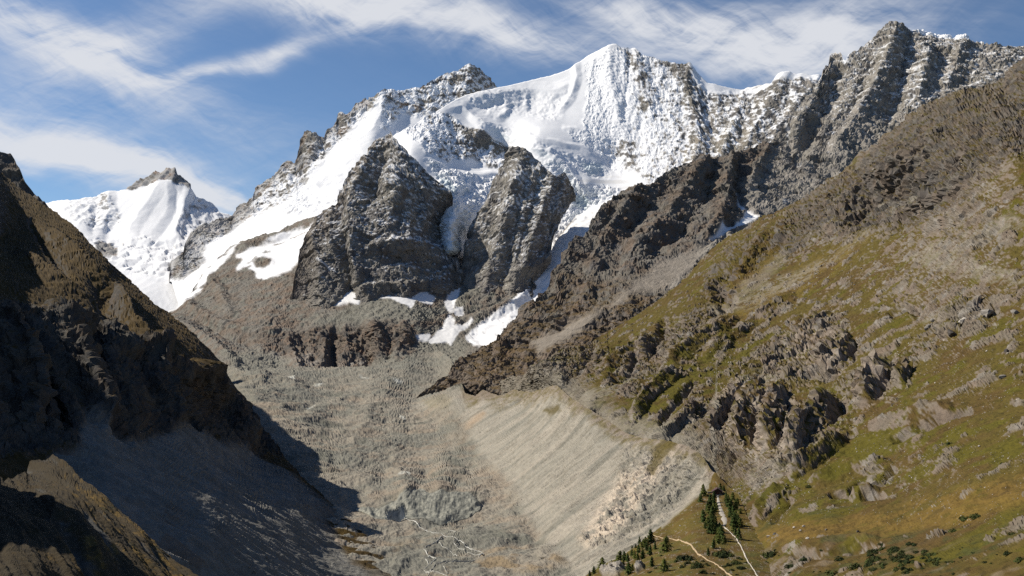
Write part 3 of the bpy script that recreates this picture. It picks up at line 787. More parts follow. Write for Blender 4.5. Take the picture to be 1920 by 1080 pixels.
    scree = L.mask([[(570,600),(640,580),(690,562),(740,556),(800,572),(850,570),(835,590),(800,600),(700,600),(640,608),(600,612)],[(850,545),(900,535),(905,550),(870,575),(850,580)],[(790,640),(850,625),(890,645),(860,690),(760,690),(780,660)],[(420,670),(480,655),(540,680),(520,700),(440,700)],[(690,690),(730,660),(760,690)]], 8, wob)
    base = mixc(base, DEBRIS_G * (1 + .12 * L.noise2(1, 30, 63))[..., None], .85 * scree)
    red = L.mask([[(470,530),(520,520),(560,560),(545,610),(500,620),(440,600)]], 14, wob) * sstep(-.1, .5, L.noise2(1, 70, 64))
    base = mixc(base, R_RUST * 1.2, .45 * red)
    led = L.N[..., 2] + .3 * L.noise2(1, 60, 58)
    dust = sstep(.9, 1.2, led) * sstep(560, 470, L.V) * (L.U > 860) * .5
    snow = np.maximum(snow, dust)
    dirty = mixc(np.broadcast_to(SNOW, L.shape + (3,)), np.array([.62, .60, .56], f4), np.clip(.3 * sp + .25 * tg * sstep(0, .4, L.noise2(1, np.array([24, 60, 24], f4), 66)), 0, 1))
    col = mixc(base, dirty, snow)
    reg = np.zeros(L.shape, np.int8); reg[tg > .5] = 1; reg[np.maximum(pa, pb) > .5] = 2; reg[(scree > .55) & (snow < .4) & (L.V < 640)] = 3
    for i, pol in enumerate(sm): reg[L.mask([pol], 2.2, 2.5 + wob * .6) > .5] = 4 + i
    emit(L, col, snow, [('rock_apron', 'grey brown rock apron and dark cliff steps under the two buttresses', 'mountain', MAT_MID, False),
                        ('glacier_tongue', 'narrow white glacier tongue running down beside the steep brown spur', 'glacier', MAT_MID, True),
                        ('snow_patch', 'sloping snowfield with a rock island left of the dark pyramid buttress', 'snowfield', MAT_MID, True),
                        ('scree_slope', 'grey scree shelf between the snow patches and the dark cliff step', 'scree', MAT_MID, False)] + [
                        ('snow_patch', t, 'snow patch', MAT_MID, True) for t in (
                            'small snow patch at the foot of the left buttress, leftmost of the row', 'wide wavy snow patch at the foot of the left buttress, longest of the row', 'narrow upright snow strip between the feet of the two buttresses',
                            'branching avalanche snow cone left of the glacier tongue end', 'short flat snow sliver left of the branching snow cone', 'tiny thin snow sliver on the scree right of the upright strip')], reg)
    LAYERS['H'] = L
# ------------------------------------------------------------------ grey rock peak on the right and its brown spur
def right_peak():
    top = [(700,800),(780,745),(800,728),(850,690),(888,660),(900,652),(925,640),(940,632),(945,615),(960,600),(985,578),(1008,556),(1015,548),(1024,534),(1044,512),(1055,489),(1071,466),(1080,449),(1093,436),(1104,422),(1115,407),(1126,394),(1150,372),(1165,365),(1190,352),(1215,342),(1230,333),(1260,318),(1290,306),(1320,298),(1350,290),(1372,288),(1390,282),(1410,280),(1440,270),(1452,258),(1466,238),(1480,222),(1500,205),(1520,184),(1535,168),(1540,155),(1544,139),(1555,121),(1555,106),(1560,99),(1573,100),(1579,105),(1584,115),(1594,105),(1605,97),(1618,86),(1631,75),(1644,66),(1664,52),(1670,48),(1690,48),(1699,52),(1702,51),(1741,58),(1790,68),(1839,76),(1871,84),(1887,87),(1903,86),(1920,88),(1980,105),(2080,150),(2520,220)]
    bot = [(700,820),(790,790),(900,780),(1000,740),(1150,680),(1320,560),(1500,460),(1700,320),(1920,240),(2080,230),(2520,300)]
    ctrl = [(700,800,3000),(780,745,2900),(888,660,3020),(940,632,3100),(1040,508,3350),(1100,418,3530),(1230,333,3720),(1320,298,3880),(1440,270,4100),(1500,205,4280),(1544,139,4500),(1670,48,4650),(1800,70,4550),(1920,88,4450),(2080,150,4400),
            (1100,600,2860),(1000,660,2880),(900,720,2780),(1050,560,3100),(1150,480,3280),(1200,500,3120),(1250,510,3050),(1180,560,2900),(1300,420,3420),(1340,450,3260),(1410,410,3480),(1250,400,3540),(1380,350,3720),(1450,340,3800),(1550,300,3860),(1700,200,4080),(1700,260,3900),(1600,330,3680),(1600,220,4120),(1850,200,3980),(1920,200,3930),(1850,300,3700),(1500,400,3500),(1320,560,2800),(1150,680,2700),(1000,745,2600),(900,782,2850),(790,792,2950),(1500,460,3250),(1700,320,3650),(1920,240,3780),(2080,230,3900),(2520,220,4300),(2520,300,3900),(1780,130,4330)]
    L = Layer(top, bot, ctrl, 740, 2500, jag=1.8, seed=81, back=900, backslope=.7)
    P = L.flat()
    wob = L.noise2(6, 110, 65)
    brown = [(700,760),(940,625),(1040,500),(1110,395),(1230,325),(1320,290),(1400,275),(1450,270),(1440,300),(1425,320),(1400,340),(1380,350),(1385,370),(1398,390),(1390,405),(1360,425),(1340,450),(1300,480),(1200,600),(1050,720),(800,820)]
    crack = [(1384,352),(1388,372),(1400,388),(1414,400),(1424,405),(1410,416),(1390,425),(1372,434),(1358,440),(1340,450),(1330,452),(1345,438),(1352,425),(1375,424),(1394,410),(1398,395),(1390,385),(1380,365)]
    h = L.strokes([
        (80, 30, [(1680,50),(1665,110),(1640,170),(1605,230),(1560,300)]), (60, 22, [(1740,90),(1730,150),(1720,190)]), (-55, 22, [(1700,60),(1695,120),(1680,180),(1660,230)]), (50, 20, [(1805,80),(1790,130),(1775,165)]), (-45, 20, [(1650,100),(1620,160),(1590,220)]),
        (60, 20, [(1545,140),(1530,190),(1495,240),(1470,290)]), (-45, 16, [(1575,125),(1560,180),(1520,250),(1490,310)]), (45, 16, [(1610,150),(1590,200),(1550,250),(1510,320)]), (-50, 16, [(1480,232),(1477,270),(1485,300)]),
        (-40, 14, [(1385,285),(1382,330),(1388,370)]), (50, 18, [(1445,272),(1430,300),(1410,330),(1400,350)]), (-55, 20, [(1245,350),(1225,375),(1190,405),(1180,430)]), (55, 20, [(1320,298),(1300,340),(1270,380),(1250,410)]),
        (60, 20, [(1372,290),(1360,340),(1362,380),(1345,420)]), (-50, 16, [(1340,310),(1330,350),(1320,380)]), (50, 18, [(1200,350),(1170,400),(1140,440),(1110,500)]), (-40, 14, [(1150,400),(1120,450),(1090,500)]),
        (45, 18, [(1240,420),(1210,450),(1180,490)]), (-55, 18, [(1300,400),(1270,440),(1230,470)]), (40, 16, [(1080,450),(1060,500),(1040,560)]), (-35, 12, [(1100,520),(1060,560),(1020,600)]),
        (-28, 10, [(1400,330),(1390,380),(1412,402)]), (45, 16, [(1330,390),(1345,420),(1320,450)]), (35, 14, [(1000,575),(970,620),(940,660)])], k=.5)
    L.push(h)
    br = L.mask([brown], 10, wob); cr = L.mask([crack], 2.5, wob * .5)
    scree = L.mask([[(1340,452),(1320,478),(1290,512),(1240,545),(1190,552),(1140,585),(1150,560),(1200,520),(1240,490),(1290,470)],[(1000,640),(1100,590),(1150,570),(1090,620),(1010,665)]], 9, wob)
    rough = np.clip(1 - .85 * scree - .8 * cr, 0, 1)
    h = relief(P, 130, 60, 68, (.7, .6, .7), .06).reshape(L.shape) * rough + relief(P, 52, 7, 69, (.7, .6, .7), .11, .72).reshape(L.shape) * rough
    h += (breaks(P, 70, 1, 124).reshape(L.shape) * .16 + breaks(P, 22, 2, 24).reshape(L.shape) * .26) * rough
    L.push(h)
    Nz = L.N[..., 2]
    led = .50 + .40 * (Nz - .5) + .26 * L.noise2(1, np.array([60, 60, 22], f4), 68) + .34 * L.noise2(1, np.array([18, 18, 9], f4), 69)
    keep = np.interp(L.V, [48, 120, 200, 260, 330, 420], [.34, .36, .30, .14, .02, -.1]) + .10 * L.mask([[(1690,70),(1740,120),(1730,200),(1680,210),(1650,190),(1670,110)],[(1560,180),(1620,160),(1640,200),(1560,260)]], 20) - .25 * br
    snow = sstep(.96 - keep, 1.28 - keep, led + .04) * .78
    crest = L.mask([[(1700,46),(1741,52),(1790,62),(1845,74),(1842,79),(1790,74),(1741,66),(1704,56)],[(1580,101),(1592,101),(1594,106),(1585,122),(1580,116)]], 1.5)
    snow = np.maximum(snow, np.maximum(cr * .95, crest))
    snow = np.maximum(snow, L.mask([[(1468,378),(1480,376),(1478,384),(1468,386)],[(1488,296),(1510,306),(1500,312),(1486,304)],[(1470,230),(1484,240),(1482,262),(1476,270)]], 3, wob * .8) * .6 * sstep(-.2, .4, L.noise2(1, 30, 72)))
    base = rock_tone(L, 80, R_GREY * 1.12, R_PALE * .98, R_DARK * 1.7, 64)
    bb = rock_tone(L, 80, R_GREY * .78, R_BROWN * .9, R_DARK * 1.4, 65)
    base = mixc(base, bb, br)
    low = br * sstep(560, 640, L.V + 30 * L.noise2(1, 200, 66) - .0 * L.U)
    base = mixc(base, R_BROWN * 1.1, .6 * low)
    grass = sstep(.60, .78, Nz + .15 * L.noise2(1, 60, 67)) * br * sstep(470, 560, L.V + (1040 - L.U) * .1 + 25 * L.noise2(1, 160, 70))
    base = mixc(base, G_BROWN * 1.15, .75 * grass)
    rust = br * sstep(.3, .7, L.noise2(1, 45, 73)) * .5
    base = mixc(base, R_RUST, rust * .6)
    base = mixc(base, np.array([.225, .20, .170], f4) * (1 + .12 * L.noise2(1, 24, 74))[..., None], .9 * scree)
    col = mixc(base, SNOW, snow)
    reg = np.zeros(L.shape, np.int8); reg[(br > .5)] = 1; reg[cr > .5] = 2; reg[(scree > .55)] = 3
    emit(L, col, snow, [('rocky_mountain', 'grey rock peak with thin snow streaks and a snow cornice on its crest', 'mountain', MAT_MID, False),
                        ('rock_spur', 'dark brown rock spur descending left from the grey peak to the valley', 'mountain', MAT_MID, False),
                        ('snow_couloir', 'thin bent strip of snow in the notch behind the dark brown spur', 'snow patch', MAT_MID, True),
                        ('scree_slope', 'smooth grey brown scree fan under the dark brown spur', 'scree', MAT_MID, False)], reg)
    LAYERS['DE'] = L

# ------------------------------------------------------------------ big grassy slope on the right
def right_slope():
    top = [(770,775),(800,758),(850,742),(900,735),(960,715),(1000,700),(1060,670),(1130,628),(1190,585),(1250,545),(1290,512),(1320,480),(1345,458),(1365,444),(1401,428),(1424,408),(1443,402),(1482,386),(1500,377),(1521,365),(1540,350),(1570,330),(1595,308),(1612,285),(1638,269),(1657,253),(1690,237),(1702,217),(1728,204),(1748,190),(1787,173),(1839,164),(1871,156),(1890,138),(1903,123),(1925,112),(1980,90),(2080,40),(2640,-260)]
    bot = [(770,800),(900,790),(1000,760),(1060,760),(1110,800),(1170,850),(1250,880),(1300,930),(1340,990),(1380,1090),(1400,1110),(2640,1110)]
    ctrl = [(770,775,2800),(850,742,2720),(1000,705,2450),(1060,670,2600),(1130,628,2780),(1250,545,2960),(1320,480,3120),(1365,444,3150),(1424,408,3100),(1482,386,3040),(1540,350,2960),(1638,269,2800),(1702,217,2700),(1787,173,2560),(1871,156,2400),(1920,112,2300),(2080,40,2100),
            (1700,400,2150),(1620,340,2600),(1900,300,1650),(1800,260,2120),(1500,500,2350),(1450,470,2650),(1300,600,2260),(1200,660,2150),(1150,700,1960),(1050,728,1960),(1100,765,1670),(1170,815,1480),(1250,830,1350),(1300,860,1230),(1330,885,1140),(1400,700,1720),(1400,780,1420),(1500,700,1570),(1700,600,1480),(1600,520,2000),(1900,500,1250),(1900,700,880),(1700,800,900),(1500,800,1130),(1400,900,1020),(1440,860,1010),(1600,900,850),(1450,980,830),(1600,980,720),(1700,960,690),(1900,900,600),(1920,1100,370),(1700,1100,440),(1500,1100,545),(1400,1100,720),(1440,1100,640),(2080,700,800),(2080,300,1500),(2080,1100,330),(2640,-260,1500),(2640,400,800),(2640,1100,260),(1380,1050,800),(1410,1060,740),(1340,990,930),(900,795,2700),(1000,765,2350),(1060,764,1990),(1110,802,1720),(1170,852,1530),(1250,884,1390)]
    L = Layer(top, bot, ctrl, 770, 2620, jag=3.6, seed=91, back=500, backslope=.5)
    P = L.flat()
    wob = L.noise2(7, 70, 75)
    U, V, px = L.U, L.V, L.px
    # traced ribs, ledges and cliffs
    h = L.strokes([
        (-34, 12, [(1245,605),(1232,640),(1216,668)]), (-26, 14, [(1345,560),(1362,580),(1340,590)]), (-30, 14, [(1340,540),(1372,560)]),
        (22, 16, [(1370,600),(1300,650),(1250,690)]), (20, 14, [(1480,560),(1400,610),(1330,660)]), (-16, 9, [(1430,598),(1390,610),(1370,625)]),
        (26, 15, [(1550,600),(1500,650),(1440,690),(1380,720)]), (-22, 10, [(1508,600),(1492,640),(1478,650)]), (26, 14, [(1586,640),(1580,665),(1560,690)]), (-20, 9, [(1605,640),(1600,670)]),
        (26, 16, [(1570,680),(1520,700),(1470,730)]), (-18, 10, [(1572,685),(1565,705),(1540,712)]), (26, 16, [(1660,690),(1640,720),(1620,750)]), (-22, 10, [(1672,680),(1660,720),(1640,745)]),
        (20, 12, [(1700,690),(1690,720)]), (-18, 9, [(1720,590),(1700,575),(1670,590)]), (16, 10, [(1830,575),(1800,590),(1770,600)]), (-16, 8, [(1866,580),(1850,590)]), (14, 10, [(1790,615),(1770,630)]),
        (24, 16, [(1420,720),(1360,760),(1330,800)]), (-30, 14, [(1372,760),(1350,790),(1340,805)]), (30, 16, [(1425,740),(1400,790),(1380,830)]), (-26, 12, [(1440,770),(1420,810),(1405,830)]), (30, 16, [(1470,745),(1455,790),(1440,840)]), (-26, 10, [(1478,748),(1474,775)]), (-20, 10, [(1505,765),(1490,800)]),
        (28, 16, [(1560,760),(1520,800),(1480,850)]), (-24, 12, [(1580,760),(1560,790)]), (18, 12, [(1580,830),(1540,860),(1490,890)]), (-16, 8, [(1600,812),(1560,835),(1530,860)]),
        (-15, 9, [(1815,772),(1760,790),(1700,812),(1680,825)]), (11, 12, [(1780,765),(1720,780),(1640,800)]),
        (10, 14, [(1660,868),(1600,880),(1530,905)]), (-14, 9, [(1672,880),(1650,905),(1610,910),(1590,925),(1560,930)]), (-9, 8, [(1655,930),(1620,935)]), (9, 12, [(1640,922),(1600,930)]), (12, 14, [(1470,920),(1440,950),(1420,975)]), (-10, 8, [(1480,940),(1450,975)]),
        (-7, 9, [(1650,1022),(1600,1030),(1540,1040),(1490,1045)]), (5, 12, [(1640,1010),(1560,1020),(1480,1030)]), (-5, 6, [(1424,1040),(1428,1062)]),
        (30, 22, [(1700,300),(1620,360),(1560,420)]), (-24, 12, [(1690,340),(1640,380),(1600,420)]), (-30, 14, [(1640,275),(1600,330),(1560,370)]), (30, 16, [(1760,260),(1700,310),(1650,350)]), (-26, 12, [(1800,300),(1760,330),(1730,350)]), (22, 14, [(1820,330),(1770,370),(1720,390)]), (-18, 10, [(1875,420),(1850,445),(1830,460)]), (18, 12, [(1840,380),(1790,410),(1740,430)]),
        (-26, 14, [(1500,400),(1480,420)]), (20, 14, [(1440,440),(1400,490),(1380,520)]), (-18, 12, [(1400,480),(1370,510),(1340,540)]), (-24, 12, [(1180,640),(1130,670),(1100,690)]), (26, 14, [(1230,640),(1170,670),(1130,700)]), (-30, 14, [(1110,650),(1085,690),(1060,710)]), (24, 14, [(1080,650),(1040,690),(1000,705)]),
        (-26, 12, [(1195,670),(1180,700),(1150,715)]), (20, 12, [(1270,700),(1220,740),(1190,780)]), (-20, 10, [(1300,720),(1260,760),(1240,790)]), (22, 12, [(1310,770),(1270,800),(1240,830)]), (-16, 9, [(1290,790),(1255,820)]),
        (-20, 12, [(960,700),(930,725),(900,738)]), (20, 12, [(985,690),(945,730)]),
    ], 4.0, k=.95)
    L.push(h)
    mead = L.mask([[(1400,1000),(1460,985),(1560,975),(1700,945),(1800,915),(1925,885),(2080,860),(2080,960),(1925,940),(1820,985),(1700,1000),(1600,1008),(1480,1015),(1400,1030)]], 12, wob)
    smooth = L.mask([[(1400,560),(1500,500),(1640,430),(1600,480),(1500,560),(1420,605),(1360,600)],[(1330,570),(1430,470),(1470,460),(1450,500),(1380,560)]], 14, wob)
    cliffs = L.mask([[(1290,770),(1340,740),(1400,715),(1470,735),(1540,760),(1600,790),(1560,840),(1500,880),(1420,890),(1340,880),(1280,840)],
                     [(1400,690),(1450,640),(1500,605),(1570,600),(1600,660),(1580,700),(1500,740),(1440,720)],[(1150,720),(1200,650),(1260,600),(1330,580),(1350,600),(1250,690),(1190,740)],
                     [(1560,700),(1640,690),(1740,650),(1700,720),(1660,750),(1600,770)],[(1780,580),(1850,560),(1870,590),(1800,620)],[(960,740),(1010,690),(1110,640),(1140,680),(1060,730)],
                     [(1560,420),(1600,330),(1700,215),(1840,160),(1920,110),(2080,30),(2080,330),(1900,300),(1800,380),(1700,430),(1600,440)],[(1440,480),(1480,390),(1560,340),(1600,330),(1560,430),(1480,470)]], 22, L.noise2(16, 140, 76))
    rough = np.clip(.42 + .75 * cliffs - .75 * mead - .3 * smooth, .06, 1.15)
    nearw = sstep(400, 1500, L.D)
    G = L.grad(8)
    ero = erosion(P, G, 90, 4, 33, .5, .8).reshape(L.shape) * np.clip(L.N[..., 2], .3, 1)
    h = ero * .25 * rough * (.3 + .7 * nearw)
    h += relief(P, 26, 2.4, 79, (1, .7, 1), .085, .70).reshape(L.shape) * rough * sstep(-420, -120, (V - np.interp(U, [1320, 1540, 1700, 1920], [560, 480, 440, 330])) * 1.6) * (.35 + .65 * nearw)
    # rock ribs follow the bedding, which dips towards the valley
    B = np.stack([P[:, 0] * .8 + P[:, 2] * .6, P[:, 1] * .45 - .2 * P[:, 0], P[:, 2] * .8 - P[:, 0] * .6], 1).astype(f4)
    bed = crag(B * np.array([.5, 1, 1.6], f4), 18, 2.5, 83, amp=.07).reshape(L.shape)
    h += bed * rough * (.4 + .6 * nearw) * .9
    fc = breaks(P, 15, 3, 34).reshape(L.shape) * .28 + relief(P, 22, 2.5, 36, (1, .6, .6), .14, .70).reshape(L.shape)
    h += fc * np.clip(cliffs * 1.0 + .12 - mead, 0, 1) * (.4 + .6 * nearw)
    oc = fbm((B * np.array([.45, .8, 1.5], f4)).astype(f4), 17, 5, 301, .62).reshape(L.shape) + .35 * fbm(P, 60, 2, 305).reshape(L.shape)
    dens = np.clip(.25 + .55 * L.mask([[(1380,560),(1500,430),(1640,400),(1925,330),(2080,300),(2080,700),(1925,760),(1700,720),(1500,700),(1380,720),(1250,760),(1150,740)]], 50) - .5 * mead - .28 * smooth, 0, 1)
    out = sstep(.52 - .45 * dens, .80 - .45 * dens, oc)
    h += out * (2.3 * (.45 + .55 * nearw)) + out * (breaks(P, 9, 2, 306).reshape(L.shape) * .42 + relief(P, 9, 2.2, 307, (1, .7, .8), .12, .7).reshape(L.shape)) * (.5 + .5 * nearw)
    upper = L.mask([[(1540,430),(1600,330),(1640,265),(1700,212),(1790,168),(1875,150),(1920,108),(2080,30),(2080,330),(1925,290),(1840,310),(1790,380),(1700,420),(1620,440)],[(1430,480),(1480,384),(1560,340),(1610,330),(1560,430),(1480,480)],[(1290,600),(1330,500),(1400,440),(1440,410),(1440,480),(1370,560)]], 26, L.noise2(18, 140, 77))
    h += upper * (relief(P, 100, 18, 88, (.8, .6, .8), .085, .6).reshape(L.shape) + breaks(P, 24, 2, 89).reshape(L.shape) * .26)
    h += 1.1 * mead * fbm(P, 9, 4, 308, .65).reshape(L.shape)
    h += .5 * fbm(P, 7, 3, 87).reshape(L.shape) * (1 - mead * .6)
    L.push(h)
    Nz = L.N[..., 2]
    n40 = L.noise2(1, 40, 90); n12 = L.noise2(1, 12, 91); n120 = L.noise2(1, 140, 92)
    g = Nz + .10 * n12 + .06 * n40 - .14 * cliffs + .12 * smooth + .2 * mead
    high = sstep(-330, -60, (V - np.interp(U, [1320, 1540, 1700, 1920], [560, 480, 440, 330])) )
    grass = sstep(.54, .72, g) * (.45 + .55 * high) * (1 - .85 * sstep(.25, .7, out))
    rock = rock_tone(L, 40, np.array([.185, .158, .125], f4), R_BROWN * 1.25, R_PALE * .92, 93)
    rockhi = rock_tone(L, 40, R_BROWN * .85, R_DARK * 1.05, R_GREY * .72, 94)
    rock = mixc(rock, rockhi, np.maximum(sstep(.2, .9, 1 - high), .8 * upper)) * .86
    pale = L.mask([[(1330,740),(1400,720),(1480,745),(1520,800),(1480,870),(1400,870),(1340,820)],[(1500,620),(1590,620),(1600,690),(1540,700),(1480,690)],[(1620,680),(1670,690),(1650,760),(1610,740)]], 16, wob)
    rock = mixc(rock, PINK * .88, .55 * pale * sstep(-.3, .4, n12 + n40))
    green = sstep(.05, .55, n40 + .55 * n120 + .5 * L.mask([[(1150,790),(1250,690),(1400,640),(1440,620),(1400,690),(1330,720),(1240,790),(1190,830)],[(1640,600),(1720,590),(1720,640),(1650,650)],[(1560,720),(1600,740),(1580,800),(1540,780)],[(1660,720),(1720,700),(1700,760)],[(1500,860),(1600,800),(1900,780),(1925,870),(1700,900),(1560,960),(1420,985),(1400,960)]], 22, wob) - .1)
    gcol = mixc(mixc(np.broadcast_to(G_OLIVE, L.shape + (3,)), G_BROWN, sstep(-.4, .5, n120 - .4 * n12 + .6 * (1 - sstep(1100, 1900, U)) * 0)), G_GREEN, green * .8)
    gcol = mixc(gcol, G_GOLD, np.clip(.55 * smooth * sstep(-.5, .4, n40) + .75 * mead * sstep(-.7, .1, n12 + .6 * n40), 0, 1))
    heath = sstep(.15, .6, L.noise2(1, np.array([20, 30, 20], f4), 95)) * sstep(880, 1000, V) * (1 - mead)
    gcol = mixc(gcol, SHRUB * 1.5, .6 * heath)
    tuft = sstep(.15, .6, L.noise2(1, 5, 97) + .4 * n12)
    gcol = gcol * (1 - .35 * tuft[..., None])
    gcol = mixc(gcol, np.array([.16, .125, .085], f4), .7 * sstep(.25, .7, L.noise2(1, np.array([24, 34, 24], f4), 96)) * sstep(1000, 1060, V))
    col = mixc(rock, gcol, grass)
    # scree runs and stone fields
    sc = L.mask([[(1700,470),(1760,455),(1800,480),(1860,500),(1925,520),(1925,540),(1850,530),(1790,515),(1730,500)],[(1390,735),(1440,700),(1500,682),(1480,700),(1420,735)],[(1420,862),(1480,850),(1540,830),(1500,880),(1450,910),(1420,925),(1400,905)],
                 [(1330,590),(1420,540),(1560,480),(1640,425),(1600,470),(1500,530),(1400,580)],[(1640,390),(1700,380),(1760,350),(1740,375),(1680,400)],[(1740,470),(1900,400),(1925,420),(1800,475)],[(1720,600),(1800,575),(1760,620)]], 7, wob) * sstep(-.5, .2, n12 + .7 * n40)
    sc = np.maximum(sc, .8 * L.mask([[(1330,575),(1400,530),(1470,470),(1480,480),(1420,540),(1350,600)]], 9, wob))
    col = mixc(col, np.array([.225, .205, .17], f4) * (1 + .25 * n12)[..., None], .5 * sc)
    # grassy moraine shoulder and pink slide above the gravel wall
    sl = L.mask([[(1090,735),(1150,720),(1180,690),(1190,715),(1150,745),(1100,755)],[(1060,740),(1010,735),(1030,705),(1060,720)],[(1220,800),(1300,790),(1330,880),(1250,860)]], 6, wob)
    col = mixc(col, MORAINE * .85, .5 * sl * sstep(-.4, .3, n12))
    low = sstep(60, 8, np.interp(U, [850, 1000, 1050, 1100, 1172, 1250, 1335, 1345], [742, 735, 728, 768, 815, 832, 888, 700]) - V + 16 * n40 + 10 * n12) * (U < 1345) * (V < 900)
    col = mixc(col, MORAINE * .8, .6 * low)
    reg = np.zeros(L.shape, np.int8); reg[sc > .5] = 1; reg[(mead > .5)] = 2
    emit(L, col, np.zeros(L.shape, f4), [('grassy_slope', 'big autumn brown grassy slope with rock outcrops right of the gravel moraine', 'slope', MAT_SLOPE, False),
        ('stone_field', 'loose pale stones spread in runs across the brown grassy slope', 'stone field', MAT_SLOPE, False),
        ('meadow', 'golden dry meadow strip crossing the foot of the grassy slope', 'meadow', MAT_SLOPE, True)], reg)
    LAYERS['F'] = L

# ------------------------------------------------------------------ valley floor, debris covered ice and the gravel wall
def valley():
    top = [(300,660),(420,690),(470,705),(500,690),(560,688),(640,690),(700,688),(760,672),(820,655),(845,672),(862,706),(872,738),(892,743),(905,731),(935,743),(967,731),(985,736),(1005,734),(1044,722),(1054,732),(1075,750),(1100,765),(1144,793),(1172,812),(1200,822),(1250,828),(1290,838),(1320,860),(1335,884),(1350,895),(1380,960)]
    bot = [(300,760),(420,860),(640,1100),(1380,1100)]
    ctrl = [(300,660,4200),(420,690,3700),(500,690,3650),(640,690,3700),(760,672,3820),(860,650,3950),(930,640,4000),(960,650,3600),(480,740,2600),(600,740,2880),(720,740,2900),(780,750,2880),(500,800,2100),(530,830,1930),(620,800,2310),(740,800,2330),(820,800,2300),(560,850,1790),(650,850,1930),(760,850,1960),(840,850,1920),(600,890,1610),(640,930,1440),(720,890,1720),(800,895,1690),(880,890,1690),(700,920,1480),(760,918,1450),(820,908,1500),(880,915,1500),(700,965,1350),(740,972,1340),(800,968,1350),(860,962,1370),(920,950,1400),(660,960,1370),(640,1000,1200),(720,1030,1160),(800,1030,1150),(900,1030,1150),(700,1090,1005),(800,1090,1000),(900,1090,995),(1000,1090,985),(960,1010,1190),
            (800,712,3350),(820,724,3150),(840,700,3450),(855,715,3050),(820,750,2600),(850,746,2520),(900,737,2420),(967,733,2250),(1005,732,2120),(1044,722,1960),(1055,730,1860),(1100,765,1620),(1172,812,1430),(1250,830,1290),(1290,840,1220),(1335,886,1110),(1380,960,960),(880,830,1990),(920,850,1800),(960,790,1990),(980,760,2100),(1000,850,1610),(1040,800,1690),(1100,850,1440),(1150,880,1300),(950,930,1450),(1000,960,1310),(1000,1000,1220),(1100,1000,1100),(1200,900,1210),(1200,1000,1050),(1280,940,1110),(1100,1090,955),(1250,1060,900),(1380,1100,800),(420,860,1900),(300,760,2800),(560,950,1400),(560,1020,1150)]
    L = Layer(top, bot, ctrl, 300, 1380, seed=101, jag=1.6, back=60, backslope=.5)
    P = L.flat(); U, V = L.U, L.V
    wob = L.noise2(5, 60, 105)
    wall_base = [(770,765),(850,770),(880,815),(900,850),(935,880),(960,910),(985,960),(1020,1010),(1060,1060),(1085,1100),(1400,1100),(1400,870),(1250,800),(1100,735),(1040,690),(960,690)]
    wall = L.mask([wall_base], 12, wob)
    h = L.strokes([(26, 22, [(480,700),(520,720),(560,715)]), (30, 16, [(430,690),(455,705),(490,712),(500,718)]), (-22, 12, [(470,725),(510,722),(540,735)]), (16, 10, [(500,730),(520,735),(545,738)]),
                   (14, 12, [(520,770),(555,762),(580,760)]), (-16, 9, [(540,768),(570,770),(585,758)]), (16, 20, [(500,800),(580,780),(660,740),(720,715)]), (12, 22, [(700,790),(680,800),(660,830)]), (-8, 14, [(560,830),(620,850),(640,880)]),
                   (14, 24, [(740,720),(700,750),(690,775)]), (-8, 16, [(770,800),(760,840),(800,860)]), (8, 16, [(620,880),(700,870),(760,885)]), (-10, 7, [(750,858),(780,862)]), (-9, 8, [(645,905),(665,908)]), (-7, 6, [(700,905),(720,912)]),
                   (9, 12, [(690,885),(720,880),(760,890)]), (-8, 7, [(740,895),(765,900)]),
                   (8, 16, [(790,925),(830,920),(860,930)]), (-7, 8, [(758,945),(770,962)]), (-6, 8, [(700,955),(712,970)]), (5, 10, [(720,950),(735,968)]), (5, 12, [(800,960),(815,940)]),
                   (5, 14, [(820,1055),(880,1050),(920,1062)]), (4, 12, [(740,1000),(780,1010)]), (4, 14, [(760,1050),(740,1080)])])
    L.push(h)
    # gravel wall: close-set runnels down the fall line
    G = L.grad(10)
    wv = np.stack([perlin(P, 90, 401), perlin(P, 30, 402)], 1) * np.array([5, 1.6], f4)
    tq = np.stack([P[:, 0] * 0, P[:, 1] * .84 - P[:, 0] * .54 + wv.sum(1), P[:, 0] * .08 + P[:, 2] * .08], 1).astype(f4)
    run = (1.3 * fbm(tq, 34, 3, 41, .6) + 1.0 * (1 - 2.2 * np.abs(perlin(tq, 26, 47))) + 1.5 * (1 - 2 * np.abs(perlin(tq, 12, 48))) + 1.0 * (1 - 2 * np.abs(perlin(tq, 6.5, 49)))).reshape(L.shape)
    up = sstep(0, 60, (U - np.interp(V, [700, 850, 960, 1100], [900, 930, 1000, 1090])))
    rocky = L.mask([[(1170,830),(1240,850),(1290,850),(1330,890),(1240,980),(1180,1010),(1110,1030),(1090,1010),(1120,990),(1140,960),(1160,900)]], 12, wob)
    h = run * wall * (.30 + .5 * up) + .8 * wall * relief(P, 9, 2.5, 119, (1, 1, 1), .07, .7).reshape(L.shape) + rocky * (relief(P, 24, 2, 109, (1, .7, .8), .115, .7).reshape(L.shape) + facet(np.stack([P[:, 0] + .4 * P[:, 1], P[:, 2] * 1.2 + .3 * P[:, 1]], 1), 6, 44).reshape(L.shape) * .4)
    hum = fbm(P, 110, 6, 111, .52).reshape(L.shape)
    h += (1 - wall) * (hum * 8.5 + .42 * relief(P, 24, 2.5, 122, (1, 1, 1), .075, .7).reshape(L.shape) + 2.2 * fbm(P, 26, 4, 112, .6).reshape(L.shape) + crag(P, 30, 2.5, 113, amp=.05).reshape(L.shape) * .6)
    h += .35 * fbm(P, 5, 3, 114, .6).reshape(L.shape)
    face = L.mask([[(735,940),(750,925),(770,918),(800,925),(830,920),(870,925),(895,928),(905,938),(880,955),(850,968),(830,980),(800,978),(760,975),(702,976),(698,960),(712,950),(725,946)]], 4, wob * .6)
